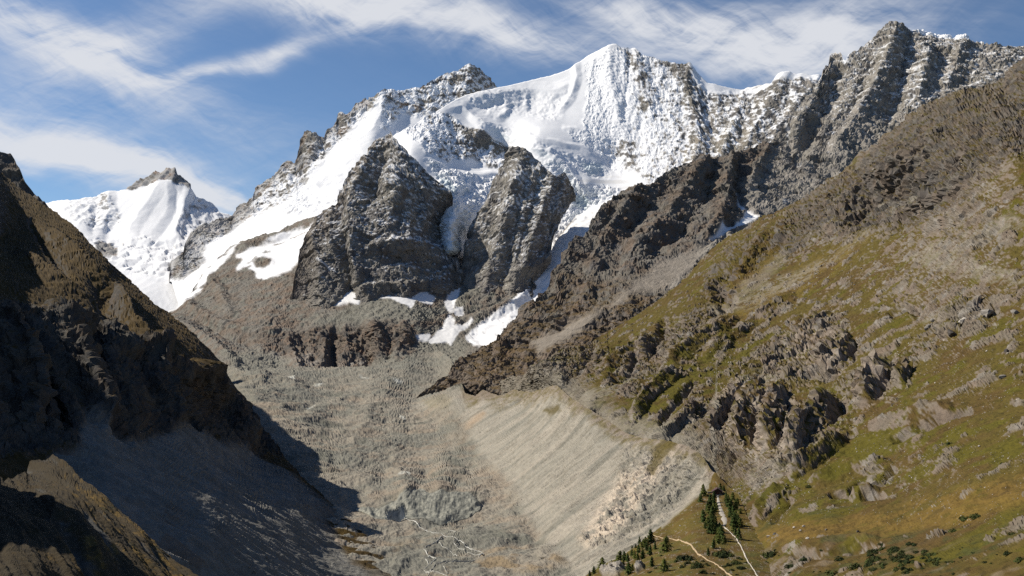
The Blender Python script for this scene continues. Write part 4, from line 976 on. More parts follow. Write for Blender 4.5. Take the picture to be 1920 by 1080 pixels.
    h = h * (1 - .75 * face) + face * (.9 * fbm(P, np.array([9, 30, 60], f4), 3, 47).reshape(L.shape) * 2.2)
    L.push(h)
    n60 = L.noise2(1, 60, 115); n15 = L.noise2(1, 15, 116); n200 = L.noise2(1, 220, 117)
    nst = L.noise2(1, np.array([60, 14, 20], f4), 118)
    floor_c = mixc(mixc(np.broadcast_to(DEBRIS, L.shape + (3,)), DEBRIS_G * .92, sstep(-.3, .5, n200 + .4 * nst)), np.array([.255, .205, .155], f4), .6 * sstep(0, .6, n60 + .3 * nst))
    floor_c = floor_c * (1 + .16 * n15)[..., None]
    floor_c = mixc(floor_c, np.array([.105, .108, .09], f4), .65 * sstep(.30, .62, fbm(P, 75, 4, 127, .6).reshape(L.shape)))
    far = sstep(760, 700, V)
    floor_c = mixc(floor_c, DEBRIS_G * .95, .5 * far)
    # streaks of differing gravel run straight down the wall
    gx = (P[:, 0] * .95 + P[:, 1] * .32).astype(f4)
    st1 = fbm(tq, 26, 4, 120, .6).reshape(L.shape); st2 = fbm(tq, 90, 3, 121, .6).reshape(L.shape)
    wc = mixc(np.broadcast_to(MORAINE, L.shape + (3,)), np.array([.33, .30, .25], f4), sstep(-.3, .5, st2))
    wc = mixc(wc, DEBRIS_G * 1.0, .75 * sstep(0, .5, st1)) * .93
    wc = wc * (1 + .10 * n15)[..., None]
    dl = sstep(.28, .55, fbm(tq, 7.5, 3, 126, .6).reshape(L.shape) + .25 * n60)
    wc = mixc(wc, np.array([.13, .12, .095], f4), .55 * dl)
    rim = sstep(34, 4, V - L.V[:, :1] + 9 * n15 + 12 * n60) * (U > 840)
    wc = mixc(wc, mixc(np.broadcast_to(G_OLIVE * 1.2, L.shape + (3,)), R_BROWN * 1.3, sstep(-.2, .3, n15)), .75 * rim)
    orange = L.mask([[(820,840),(860,805),(905,770),(912,776),(868,815),(835,850)],[(790,870),(850,860),(890,880),(870,905),(820,890)]], 6, wob)
    wc = mixc(wc, np.array([.34, .235, .145], f4), .5 * orange)
    low = L.mask([[(1090,1010),(1160,900),(1200,880),(1240,850),(1262,850),(1230,900),(1190,960),(1160,1000),(1100,1030)]], 12, wob)
    wc = mixc(wc, np.array([.50, .425, .34], f4), .9 * low * sstep(-.5, .2, n15 + .5 * n60))
    gr = L.mask([[(1225,850),(1255,825),(1275,828),(1250,860),(1225,890),(1212,885)],[(1020,770),(1045,760),(1050,770),(1030,780)]], 4, wob)
    wc = mixc(wc, G_OLIVE, .8 * gr)
    dark = L.mask([[(860,745),(900,735),(960,715),(1005,700),(985,725),(940,740),(900,750)]], 6, wob)
    wc = mixc(wc, R_BROWN * 1.3, .6 * dark)
    grs = L.mask([[(795,752),(830,740),(850,745),(840,765),(805,770)]], 6, wob)
    col = mixc(floor_c, wc, wall)
    col = mixc(col, G_OLIVE * 1.3, .3 * grs)
    ice = np.array([.23, .228, .185], f4); icd = np.array([.075, .08, .07], f4)
    ic = mixc(np.broadcast_to(ice, L.shape + (3,)), icd, sstep(-.15, .3, L.noise2(1, np.array([6, 9, 80], f4), 123) - .5 * sstep(790, 740, U)) * .8)
    col = mixc(col, ic, .5 * face)
    cave_shade = L.mask([[(700,948),(735,940),(770,955),(768,972),(712,976),(700,965)]], 4, wob * .5)
    col = mixc(col, icd * 1.2, .5 * cave_shade)  # shade of the cave mouth mixed into the ground tone
    ice2 = L.mask([[(745,890),(770,886),(768,895),(750,894)],[(575,768),(590,755),(588,762),(578,772)],[(540,712),(552,710),(552,718),(542,718)],[(590,722),(605,720),(600,724)],[(675,706),(695,708),(690,711)],[(735,715),(760,718),(745,722)],[(750,782),(760,785),(757,788)]], 2, wob * .4)
    col = mixc(col, np.array([.46, .47, .43], f4), .8 * ice2)
    veg = sstep(.1, .6, n60) * sstep(990, 1060, V) * (1 - wall) * L.mask([[(720,1000),(940,1000),(1090,1040),(1090,1100),(740,1100)]], 15)
    col = mixc(col, np.array([.20, .145, .075], f4), .6 * veg)
    reg = np.zeros(L.shape, np.int8); reg[wall > .5] = 1; reg[face > .5] = 2
    emit(L, col, np.zeros(L.shape, f4), [('valley_floor', 'grey brown debris covered glacier and stony valley floor', 'valley floor', MAT_VALLEY, False),
        ('moraine', 'tall pale gravel moraine wall with runnels falling to the valley floor', 'moraine', MAT_VALLEY, False),
        ('glacier_snout', 'bare dirty ice apron around the ice cliff above the braided stream', 'glacier', MAT_VALLEY, False)], reg)
    LAYERS['V'] = L

# ------------------------------------------------------------------ near moraine crest with the hut, path and trees
def near_crest():
    top = [(1060,1112),(1100,1079),(1130,1060),(1170,1038),(1200,1018),(1220,1003),(1240,986),(1256,973),(1276,955),(1296,935),(1310,926),(1322,918),(1332,905),(1336,890),(1340,884),(1346,890),(1352,899),(1362,908),(1376,918),(1386,930),(1392,945),(1398,960),(1405,975),(1420,990),(1440,1010),(1470,1050),(1490,1090)]
    bot = [(1060,1116),(1490,1116)]
    ctrl = [(1060,1112,830),(1100,1079,850),(1170,1038,885),(1240,986,930),(1296,935,1000),(1340,886,1070),(1362,908,1030),(1386,930,985),(1400,962,905),(1420,990,850),(1440,1010,800),(1490,1090,640),(1345,930,995),(1360,985,850),(1350,960,920),(1330,960,930),(1300,1000,820),(1260,1000,880),(1400,1050,700),(1420,1090,630),(1300,1080,640),(1340,1060,680),(1200,1060,745),(1250,1050,730),(1150,1090,720),(1100,1112,740),(1200,1112,620),(1320,1112,570)]
    L = Layer(top, bot, ctrl, 1060, 1490, jag=.8, seed=131, back=160, backslope=.75, step=STEP * .85)
    P = L.flat(); wob = L.noise2(3, 20, 135)
    rocks = L.mask([[(1128,1075),(1150,1062),(1165,1062),(1172,1066),(1160,1080),(1135,1090)],[(1192,1068),(1205,1060),(1206,1068),(1195,1075)]], 3, wob)
    h = 1.3 * fbm(P, 26, 5, 136, .55).reshape(L.shape) + rocks * (crag(P, 14, 1, 137, amp=.16).reshape(L.shape) + 2.0)
    L.push(h)
    n30 = L.noise2(1, 30, 138); n8 = L.noise2(1, 8, 139)
    c = mixc(np.broadcast_to(G_OLIVE * 1.15, L.shape + (3,)), G_BROWN * 1.1, sstep(-.4, .5, n30))
    c = mixc(c, G_GOLD * .8, .6 * sstep(0, .6, n8 + .4 * n30) * sstep(1060, 960, L.V))
    c = mixc(c, SHRUB * 1.6, .55 * sstep(.1, .6, n8 - .3 * n30) * sstep(985, 1040, L.V))
    st = sstep(.45, .75, L.noise2(1, 5, 140) + .3 * n30)
    c = mixc(c, R_PALE, .5 * st)
    c = mixc(c, R_PALE * 1.2, .85 * rocks)
    edge = sstep(9, 2, L.V - L.V[:, :1]) * (L.U < 1330) * (L.U > 1240)
    c = mixc(c, MORAINE, .7 * edge)
    emit(L, c, np.zeros(L.shape, f4), [('moraine_crest', 'grassy crest of the near moraine carrying the path, trees and a small hut', 'moraine', MAT_NEAR, False)])
    LAYERS['N'] = L

# ------------------------------------------------------------------ dark left mountainside
def left_side():
    top = [(-640,-60),(-484,70),(-300,215),(-200,300),(-100,352),(-40,345),(0,322),(30,348),(75,379),(96,392),(112,404),(129,417),(146,429),(167,454),(187,473),(208,492),(233,515),(267,548),(292,571),(312,583),(333,600),(362,625),(383,646),(408,671),(415,680),(426,702),(441,724),(452,741),(470,761),(474,778),(493,802),(507,824),(526,850),(552,880),(578,906),(607,932),(637,958),(667,982),(685,1000),(700,1024),(718,1045),(735,1066),(752,1085),(775,1110)]
    bot = [(-760,1000),(0,1010),(300,1116),(775,1118)]
    ctrl = [(75,379,2680),(146,429,2450),(208,492,2230),(312,583,2060),(408,671,1900),(452,741,1790),(474,778,1760),(526,850,1640),(578,906,1500),(637,958,1350),(700,1024,1160),(745,1080,1040),(775,1112,980),
            (0,322,2900),(-100,352,1500),(-200,300,1330),(-300,215,1180),(-484,70,1000),(-640,-60,900),(0,450,1900),(100,480,1950),(200,570,1780),(0,560,1150),(60,580,1180),(130,600,1240),(227,640,1330),(300,690,1345),(350,700,1430),(400,725,1600),(-300,480,950),(-640,300,760),  # unseen spur left of the view, raised to cast shade on the scree
            (148,843,880),(200,838,934),(274,826,1080),(344,806,1235),(430,830,1400),(478,858,1500),(60,760,960),(150,740,1020),(0,850,800),(-300,760,700),(-640,700,600),(300,770,1220),(400,780,1500),
            (250,900,880),(350,920,960),(400,1000,820),(450,950,1040),(550,960,1180),(600,1030,1080),(500,1080,830),(400,1090,720),(300,1090,640),(620,1100,940),(200,960,720),(0,960,640),(-640,1000,420)]
    L = Layer(top, bot, ctrl, -640, 775, jag=1.6, seed=151, back=700, backslope=.6)
    P = L.flat(); U, V = L.U, L.V
    wob = L.noise2(8, 90, 155)
    h = L.strokes([(28, 16, [(90,585),(200,640),(300,690),(380,712)]), (30, 18, [(200,560),(255,640),(300,720),(330,790)]), (-26, 14, [(165,610),(200,680),(240,760)]), (-24, 14, [(300,700),(340,760),(370,800)]), (30, 16, [(360,690),(420,760),(470,830)]), (24, 16, [(120,620),(160,720),(200,800)]), (-26, 16, [(40,600),(90,700),(120,800)]), (30, 20, [(0,600),(40,700),(60,800)]),
                   (24, 14, [(100,440),(180,520),(230,600)]), (-20, 12, [(60,420),(130,520),(200,610)]), (20, 16, [(40,480),(140,560),(200,610)]), (-16, 12, [(150,770),(200,800),(240,830)])], k=.9)
    L.push(h)
    scree = L.mask([[(100,850),(150,845),(160,770),(170,768),(200,800),(240,826),(274,826),(344,800),(380,815),(430,830),(480,858),(540,885),(600,935),(640,965),(600,965),(660,1060),(740,1090),(775,1120),(0,1120),(0,960)]], 10, wob)
    cl = L.mask([[(-640,560),(0,560),(130,596),(227,640),(300,690),(400,720),(480,770),(530,850),(480,860),(430,832),(344,802),(274,826),(240,826),(200,800),(160,765),(150,845),(0,860),(-640,800)]], 14, wob)
    G = L.grad(10)
    h = relief(P, 32, 3.5, 159, (.8, 1, .55), .10, .72).reshape(L.shape) * (.35 + .85 * cl) * (1 - .9 * scree)
    h += erosion(P, G, 80, 4, 61, .5, .8).reshape(L.shape) * (.2 + .3 * cl) * (1 - .75 * scree)
    q = np.stack([P[:, 1] * .9 + P[:, 0] * .2, P[:, 2] * 1.3 - P[:, 0] * .3], 1)
    h += breaks(P, 18, 2, 62).reshape(L.shape) * .2 * (cl + .15) * (1 - scree)
    h += scree * (.5 * erosion(P, G, 22, 3, 63, .5, .3).reshape(L.shape) + .5 * erosion(P, G, 60, 2, 64, .5, .3).reshape(L.shape) + .3 * fbm(P, 5, 3, 164).reshape(L.shape))
    L.push(h)
    n60 = L.noise2(1, 60, 165); n15 = L.noise2(1, 15, 166)
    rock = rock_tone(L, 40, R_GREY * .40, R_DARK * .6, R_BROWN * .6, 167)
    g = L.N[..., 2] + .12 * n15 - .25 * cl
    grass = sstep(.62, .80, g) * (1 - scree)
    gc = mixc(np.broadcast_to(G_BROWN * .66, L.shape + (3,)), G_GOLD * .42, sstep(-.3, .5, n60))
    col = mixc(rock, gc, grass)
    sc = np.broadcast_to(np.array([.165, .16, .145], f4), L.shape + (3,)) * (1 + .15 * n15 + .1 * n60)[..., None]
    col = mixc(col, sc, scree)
    br = sstep(.2, .6, n60 + .4 * n15) * scree * L.mask([[(560,940),(640,965),(740,1080),(700,1090),(620,1010)],[(230,900),(330,960),(420,1100),(330,1100)]], 14, wob)
    col = mixc(col, R_BROWN * .9, .7 * br)
    reg = np.zeros(L.shape, np.int8); reg[scree > .5] = 1
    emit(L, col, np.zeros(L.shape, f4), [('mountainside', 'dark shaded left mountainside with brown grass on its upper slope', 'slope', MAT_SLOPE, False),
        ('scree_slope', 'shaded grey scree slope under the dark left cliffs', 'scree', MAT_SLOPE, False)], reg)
    LAYERS['L'] = L
def left_shoulder():
    top = [(-640,-80),(-300,120),(-40,285),(0,287),(12,289),(21,290),(27,298),(33,310),(42,321),(50,346),(62,360),(75,377),(96,396),(130,430),(240,540)]
    bot = [(-640,300),(0,480),(240,600)]
    ctrl = [(-300,120,3500),(0,287,3300),(21,290,3300),(50,346,3240),(75,377,3180),(130,430,3060),(240,540,2800),(0,380,3200),(60,430,3050),(-300,300,3300),(0,480,3000),(-640,-80,3500),(-640,300,3200),(240,600,2650)]
    L = Layer(top, bot, ctrl, -400, 240, jag=1.5, seed=171, back=600, backslope=.6, step=STEP * 1.3)
    P = L.flat()
    L.push(crag(P, 120, 6, 172, amp=.12).reshape(L.shape) * .8 + gully(L, 110, .8, 4, 66))
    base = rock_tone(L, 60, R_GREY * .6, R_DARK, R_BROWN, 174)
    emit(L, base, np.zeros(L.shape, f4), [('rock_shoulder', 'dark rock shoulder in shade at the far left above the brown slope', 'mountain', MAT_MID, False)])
    LAYERS['L2'] = L
def left_moraine():
    top = [(-900,30),(-420,300),(-200,600),(-60,826),(-12,900),(0,907),(30,900),(48,891),(55,876),(62,868),(80,858),(98,853),(111,865),(130,884),(148,902),(185,936),(222,969),(265,1006),(315,1050),(345,1080),(400,1130)]
    bot = [(-900,1140),(400,1140)]
    ctrl = [(98,853,620),(148,902,560),(222,969,480),(315,1050,405),(400,1130,350),(0,907,430),(48,891,560),(-900,30,290),(-420,300,320),(-200,600,350),(-60,826,410),(-420,700,240),(0,1090,190),(150,1110,230),(250,1120,270),(-900,1140,140),(100,950,320),(180,1010,310),(50,1000,265)]  # unseen ground far left is raised to throw shade over this ridge
    L = Layer(top, bot, ctrl, -880, 400, jag=1.2, seed=181, back=90, backslope=.9)
    P = L.flat(); U, V = L.U, L.V
    # runnels down the fall line, seen as slanting stripes
    tq = np.stack([(P[:, 0] * .845 + P[:, 1] * .536), (P[:, 1] * .845 - P[:, 0] * .536) * .07, P[:, 0] * 0], 1).astype(f4)
    s1 = fbm(tq, 9, 4, 184, .62).reshape(L.shape); s2 = fbm(tq, 60, 2, 185, .6).reshape(L.shape)
    L.push(1.9 * s1 + 2.2 * (1 - 2.2 * np.abs(fbm(tq, 14, 2, 190, .5).reshape(L.shape))) + 2.4 * s2 + .35 * fbm(P, 4, 4, 186, .6).reshape(L.shape))
    n10 = L.noise2(1, 10, 187); n3 = L.noise2(1, 3, 188)
    gv = sstep(-.1, .35, -s1 + .35 * n10 - .15)
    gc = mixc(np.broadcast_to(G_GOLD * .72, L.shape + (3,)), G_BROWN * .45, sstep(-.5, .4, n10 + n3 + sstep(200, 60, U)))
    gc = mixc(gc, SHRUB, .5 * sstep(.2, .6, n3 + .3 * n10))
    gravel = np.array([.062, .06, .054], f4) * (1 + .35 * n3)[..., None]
    dk = sstep(-.3, .15, fbm(tq, 6, 4, 189, .65).reshape(L.shape) + .3 * n3 + .35 * sstep(170, 40, U + .35 * (V - 950)))  # dark stripes, deepened towards the left in place of cast shade
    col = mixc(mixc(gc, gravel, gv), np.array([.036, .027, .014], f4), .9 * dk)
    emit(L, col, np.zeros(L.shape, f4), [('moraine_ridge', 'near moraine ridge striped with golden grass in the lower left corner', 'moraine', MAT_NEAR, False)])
    LAYERS['M'] = L

BUILD = [far_peak, snow_ridge, central_peak, buttress_one, buttress_two, apron, right_peak, right_slope, valley, near_crest, left_side, left_shoulder, left_moraine]
for fn in BUILD:
    t = time.time(); fn(); print('%-16s %.1f s' % (fn.__name__, time.time() - t))
# ------------------------------------------------------------------ things standing on the ground
rnd = random.Random(7)
nrs = np.random.RandomState(5)
def at(L, u, v):
    """point of a layer's ground under a photo pixel (arrays welcome)"""
    L = LAYERS[L] if isinstance(L, str) else L
    u = np.asarray(u, np.float64); v = np.asarray(v, np.float64)
    if u.ndim == 0 and v.ndim == 0: u, v = float(u), float(v)
    us = L.U[:, 0]; nu, nv = L.shape
    fi = np.clip(np.interp(u, us, np.arange(nu)), 0, nu - 1.001)
    i = np.asarray(fi).astype(int); fi = np.asarray(fi - i)
    if np.ndim(u) == 0: i = int(i)
    def col(ii):
        if np.ndim(v) == 0: fj = np.interp(v, L.V[ii], np.arange(nv))
        else: fj = np.array([np.interp(y, L.V[k], np.arange(nv)) for y, k in zip(v, ii)])
        fj = np.clip(fj, 0, nv - 1.001)
        j = np.asarray(fj).astype(int); fj = np.asarray(fj - j)[..., None]
        return L.P[ii, j] * (1 - fj) + L.P[ii, j + 1] * fj
    fi = fi[..., None]
    return col(i) * (1 - fi) + col(i + 1) * fi
def plain(name, color, rough=.9, vary=.25, grain=1.0):
    m = bpy.data.materials.new(name); m.use_nodes = True
    t = m.node_tree; t.nodes.clear(); N = Nodes(t)
    out = N.add('ShaderNodeOutputMaterial'); bs = N.add('ShaderNodeBsdfPrincipled')
    tc = N.add('ShaderNodeTexCoord'); n1 = N.add('ShaderNodeTexNoise')
    n1.inputs['Scale'].default_value = 1 / grain; n1.inputs['Detail'].default_value = 5
    N.link(tc.outputs['Object'], n1.inputs['Vector'])
    oi = N.add('ShaderNodeObjectInfo')
    v = N.math('MULTIPLY_ADD', N.math('SUBTRACT', n1.outputs['Fac'], .5), 2 * vary, 1.0)
    v = N.math('MULTIPLY', v, N.math('MULTIPLY_ADD', oi.outputs['Random'], .5, .75))
    mx = N.add('ShaderNodeMix'); mx.data_type = 'RGBA'; mx.blend_type = 'MULTIPLY'; mx.inputs[0].default_value = 1
    mx.inputs[6].default_value = (*color, 1); N.link(v, mx.inputs[7])
    N.link(mx.outputs[2], bs.inputs['Base Color'])
    bs.inputs['Roughness'].default_value = rough; bs.inputs['Specular IOR Level'].default_value = .2
    N.link(bs.outputs[0], out.inputs[0])
    return m
def mesh_of(name, verts, faces, mat, smooth=False):
    me = bpy.data.meshes.new(name); me.from_pydata([tuple(map(float, v)) for v in verts], [], faces); me.update()
    if smooth: me.polygons.foreach_set('use_smooth', [True] * len(me.polygons))
    for m in (mat if isinstance(mat, list) else [mat]): me.materials.append(m)
    return me
def put(name, me, parent=None, loc=None, label=None, cat=None, group=None, kind=None):
    o = bpy.data.objects.new(name, me); C.objects.link(o)
    if parent is not None: o.parent = parent
    if loc is not None: o.location = loc
    if label: o['label'] = label
    if cat: o['category'] = cat
    if group: o['group'] = group
    if kind: o['kind'] = kind
    return o
def fast_mesh(name, verts, tris, mat):
    me = bpy.data.meshes.new(name); n, k = len(verts), len(tris)
    me.vertices.add(n); me.vertices.foreach_set('co', np.asarray(verts, f4).ravel())
    me.loops.add(k * 3); me.loops.foreach_set('vertex_index', np.asarray(tris, np.int32).ravel())
    me.polygons.add(k); me.polygons.foreach_set('loop_start', np.arange(0, k * 3, 3, dtype=np.int32)); me.polygons.foreach_set('loop_total', np.full(k, 3, np.int32))
    me.update(calc_edges=True); me.materials.append(mat)
    return me
def copy_tree(o, parent=None):
    c = o.copy(); C.objects.link(c)
    if parent is not None: c.parent = parent
    for ch in list(o.children): copy_tree(ch, c)
    return c

# ---- ribbons laid on the ground: paths and water
def ribbon(name, layer, pts, widths, lift, mat, label, cat, kind='structure', wig=0.0, dens=1.0):
    pts = np.asarray(pts, float); seg = np.hypot(*np.diff(pts, axis=0).T); s = np.r_[0, np.cumsum(seg)]
    n = max(4, int(s[-1] * dens)); t = np.linspace(0, s[-1], n)
    x = np.interp(t, s, pts[:, 0]); y = np.interp(t, s, pts[:, 1]); w = np.interp(t, s, np.broadcast_to(widths, (len(pts),)))
    k = np.hanning(7); k /= k.sum()
    xp = np.convolve(np.pad(x, 3, mode='edge'), k, 'valid'); yp = np.convolve(np.pad(y, 3, mode='edge'), k, 'valid')
    ctr = at(layer, xp, yp)
    d = np.gradient(ctr[:, :2], axis=0); d /= np.linalg.norm(d, axis=1)[:, None] + 1e-9
    side = np.stack([d[:, 1], -d[:, 0]], 1)
    px = ctr[:, 1] / FPX
    wm = w * px * (1 + wig * nrs.randn(n))
    V_, F_ = [], []
    m = 5
    Lr = LAYERS[layer]
    for i in range(n):
        for j in range(m):
            o = (j / (m - 1) - .5) * wm[i]
            q = ctr[i].copy(); q[0] += side[i, 0] * o; q[1] += side[i, 1] * o
            uu, vv = project(q)
            g = at(layer, uu, vv)
            z = max(float(g[2]), float(ctr[i, 2]) - .6 * abs(o)) + lift * (1 if 0 < j < m - 1 else -1.2)
            V_.append((q[0], q[1], z))
    for i in range(n - 1):
        for j in range(m - 1):
            a = i * m + j; F_.append((a, a + m, a + m + 1, a + 1))
    return put(name, mesh_of(name, V_, F_, mat, True), label=label, cat=cat, kind=kind)
M_PATH = plain('trodden_earth', (.33, .25, .155), vary=.2, grain=2)
M_WHITE = plain('white_gravel', (.42, .385, .33), vary=.3, grain=1)
M_WATER = plain('foaming_water', (.40, .40, .37), rough=.35, vary=.25, grain=3)
ribbon('footpath', 'N', [(1222,1003),(1230,1006),(1242,1009),(1257,1011),(1272,1013),(1285,1016),(1295,1021),(1302,1030),(1308,1037),(1316,1043),(1328,1051),(1340,1056),(1353,1065),(1372,1080),(1398,1100)],
       [1.5,1.6,1.8,2.0,2.4,3.2,4.2,4.8,4.2,3.2,3.2,3.4,3.6,4.0,4.0], .35, M_PATH, 'pale narrow footpath curving over the grassy moraine crest among conifers', 'path')
ribbon('gravel_path', 'N', [(1346,930),(1347,940),(1350,952),(1354,963),(1358,974),(1360,980),(1357,986)], [5,6,8,11,12,9,4], .3, M_WHITE, 'broad white gravel path running down from the hut between conifers', 'path')
ribbon('stony_path', 'N', [(1357,986),(1364,993),(1374,1005),(1382,1012),(1388,1022),(1394,1035),(1399,1046),(1403,1055),(1410,1065),(1416,1074),(1424,1086),(1432,1100)], [2,2,2.2,2.2,2.8,3.4,3.6,3.6,2.6,3.4,4,4], .35, M_WHITE, 'narrow pale stony path continuing below the white gravel path to the bottom edge', 'path', wig=.25)
st = [[(760,978),(778,984),(794,991),(806,999),(831,1011),(858,1019),(881,1026),(903,1031),(907,1038),(892,1045),(869,1049),(844,1054),(822,1058),(806,1069),(828,1079),(850,1096)],
      [(831,1012),(817,1022),(800,1027),(794,1034),(806,1042),(819,1049),(808,1058),(794,1066),(806,1074),(790,1096)], [(858,1019),(850,1024),(868,1030),(890,1034),(902,1036)], [(842,996),(852,1001),(857,1004)], [(822,1022),(834,1030),(846,1032),(858,1040)], [(806,1042),(796,1050),(804,1058)], [(838,1056),(830,1064),(840,1076),(836,1096)]]
for k, (p, lb) in enumerate(zip(st, ['main white glacier stream bending right below the ice cliff', 'left arm of the braided glacier stream on the stony flat', 'short thin water thread inside the bend of the stream', 'tiny pool of meltwater right of the stream source', 'faint water thread linking the two stream arms', 'short side loop left of the left stream arm', 'faint lowest water thread right of the stream foot'])):
    ribbon('glacier_stream', 'V', p, [1.9, 1.4, .9, 1.5, .9, .8, 1.0][k], .5, M_WATER, lb, 'stream', wig=.45, dens=.8)

# ---- the ice cliff at the snout
def ice_cliff():
    prof = np.array([(668,949,957),(684,947,964),(700,949,972),(711,955,980),(731,945,981),(744,938,981),(752,928,981),(767,919,979),(789,922,979),(806,929,981),(828,921,981),(844,926,976),(862,923,970),(878,924,964),(894,935,957),(902,942,952)], float)
    us = np.arange(668, 902, 1.1); vt = np.interp(us, prof[:, 0], prof[:, 1]); vb = np.interp(us, prof[:, 0], prof[:, 2])
    vt = vt + 1.2 * fbm(np.stack([us, us * 0, us * 0], 1).astype(f4), 13, 3, 91)
    m = 16; V_, F_ = [], []
    S = np.linspace(0, 1, m + 1); UU = np.repeat(us, m + 1); SS = np.tile(S, len(us))
    VV = np.repeat(vb, m + 1) + (np.repeat(vt, m + 1) - np.repeat(vb, m + 1)) * SS
    G_ = at('V', UU, VV)
    q = np.stack([UU, SS * 7, UU * 0], 1).astype(f4)
    rib = 2.2 * (1 - 2 * np.abs(perlin(q, 11, 17))) + 1.2 * perlin(q, 4.5, 18) + .6 * perlin(q * 2.3, 4.5, 19)
    bulge = np.clip(SS * (1 - SS) * 4, 0, 1) ** .6
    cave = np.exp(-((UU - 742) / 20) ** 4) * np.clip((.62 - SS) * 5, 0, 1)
    G_[:, 1] -= .8 + bulge * (3.2 + rib) * (1 - .9 * cave)
    G_[:, 2] += bulge * 2.2 + .4
    V_ = [tuple(x) for x in G_]
    k = m + 1; slots = []
    for i in range(len(us) - 1):
        for j in range(m):
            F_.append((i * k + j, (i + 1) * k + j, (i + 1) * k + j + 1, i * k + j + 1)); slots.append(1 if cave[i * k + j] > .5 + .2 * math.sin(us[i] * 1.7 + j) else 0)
    mt = bpy.data.materials.new('dirty_ice'); mt.use_nodes = True; t = mt.node_tree; t.nodes.clear(); N = Nodes(t)
    out = N.add('ShaderNodeOutputMaterial'); bs = N.add('ShaderNodeBsdfPrincipled'); tc = N.add('ShaderNodeTexCoord'); mp = N.add('ShaderNodeMapping')
    mp.inputs['Scale'].default_value = (.22, .1, .03); N.link(tc.outputs['Object'], mp.inputs[0])
    n = N.add('ShaderNodeTexNoise'); n.inputs['Scale'].default_value = 1.0; n.inputs['Detail'].default_value = 6; n.inputs['Roughness'].default_value = .65; N.link(mp.outputs[0], n.inputs['Vector'])
    r = N.add('ShaderNodeValToRGB'); r.color_ramp.elements[0].position = .36; r.color_ramp.elements[0].color = (.085, .088, .074, 1); r.color_ramp.elements[1].position = .64; r.color_ramp.elements[1].color = (.27, .265, .215, 1)
    N.link(n.outputs['Fac'], r.inputs[0]); N.link(r.outputs[0], bs.inputs['Base Color']); bs.inputs['Roughness'].default_value = .7; N.link(bs.outputs[0], out.inputs[0])
    me = mesh_of('ice_cliff', V_, F_, [mt, plain('painted_cave_shade', (.022, .026, .028), rough=.4, grain=4)]); me.polygons.foreach_set('material_index', slots)  # dark second slot paints in the shade of a cave without real depth
    put('ice_cliff', me, label='fluted dirty grey ice cliff with a hollow of painted shade at the glacier snout', cat='ice cliff', kind='structure')
ice_cliff()

# ---- conifers
def conifer(seed, slim):
    r = np.random.RandomState(seed)
    V_, F_ = [], []
    n = 620
    lean = r.uniform(-.05, .05, 2)
    lob = r.uniform(0, 6.28, 4)
    for i in range(n):
        h = r.uniform(.06, 1) ** .85
        prof = (1 - h) ** .6 * (.55 + .45 * np.sin(h * 26 + lob[0]) * .5 + .1) * slim
        a = r.uniform(0, 6.283)
        rad = max(.02, prof * (.8 + .3 * np.sin(2 * a + lob[1]) + .2 * np.sin(3 * a + lob[2] + 5 * h))) * np.sqrt(r.uniform(.25, 1))
        c = np.array([np.cos(a) * rad + lean[0] * h, np.sin(a) * rad + lean[1] * h, h - .10 * rad])
        s = r.uniform(.035, .075) * (1.25 - .6 * h)
        out = np.array([np.cos(a), np.sin(a), -.35 + r.uniform(-.3, .3)]); tan = np.array([-np.sin(a), np.cos(a), r.uniform(-.5, .5)])
        up = np.array([0, 0, 1.0])
        b = len(V_)
        V_ += [c - tan * s * .8, c + tan * s * .8, c + out * s * 1.6, c + up * s * .9 - out * s * .3]
        F_ += [(b, b + 1, b + 2), (b, b + 3, b + 1)]
    return V_, F_
M_BARK = plain('bark', (.09, .06, .045), grain=.2)
M_NEEDLE = [plain('pine_needles', (.052, .078, .018), vary=.35, grain=.12), plain('larch_needles', (.095, .110, .022), vary=.35, grain=.12)]
def trunk_mesh():
    V_, F_ = [], []
    n = 7
    for i, (z, r) in enumerate(((-.06, .032), (.1, .026), (.5, .016), (.93, .004))):
        for j in range(n):
            a = 6.283 * j / n; V_.append((math.cos(a) * r, math.sin(a) * r, z))
    for i in range(3):
        for j in range(n):
            F_.append((i * n + j, i * n + (j + 1) % n, (i + 1) * n + (j + 1) % n, (i + 1) * n + j))
    return mesh_of('trunk', V_, F_, M_BARK, True)
TRUNK = trunk_mesh()
CROWNS = []
for k in range(5):
    V_, F_ = conifer(40 + k, [.44, .52, .60, .48, .68][k])
    CROWNS.append(mesh_of('crown', V_, F_, M_NEEDLE[1 if k in (2, 4) else 0]))
PROTO = []
for me in CROWNS:
    e = bpy.data.objects.new('conifer', None); C.objects.link(e)
    put('trunk', TRUNK, e); put('crown', me, e)
    PROTO.append([e, False])
def tree(layer, u, v, hpx, label, group, kind=None):
    k = rnd.randrange(5) if kind is None else kind
    e, used = PROTO[k]
    if used: e = copy_tree(e)
    PROTO[k][1] = True
    p = at(layer, u, v); h = 1.08 * hpx * p[1] / FPX
    e.location = tuple(p); e.scale = (h, h, h); e.rotation_euler = (0, 0, rnd.uniform(0, 6.28))
    e['label'] = label; e['category'] = 'conifer'; e['group'] = group
gA, gB, gC = 'conifers beside the white gravel path', 'conifers right of the hut and path', 'conifers along the lower moraine edge'
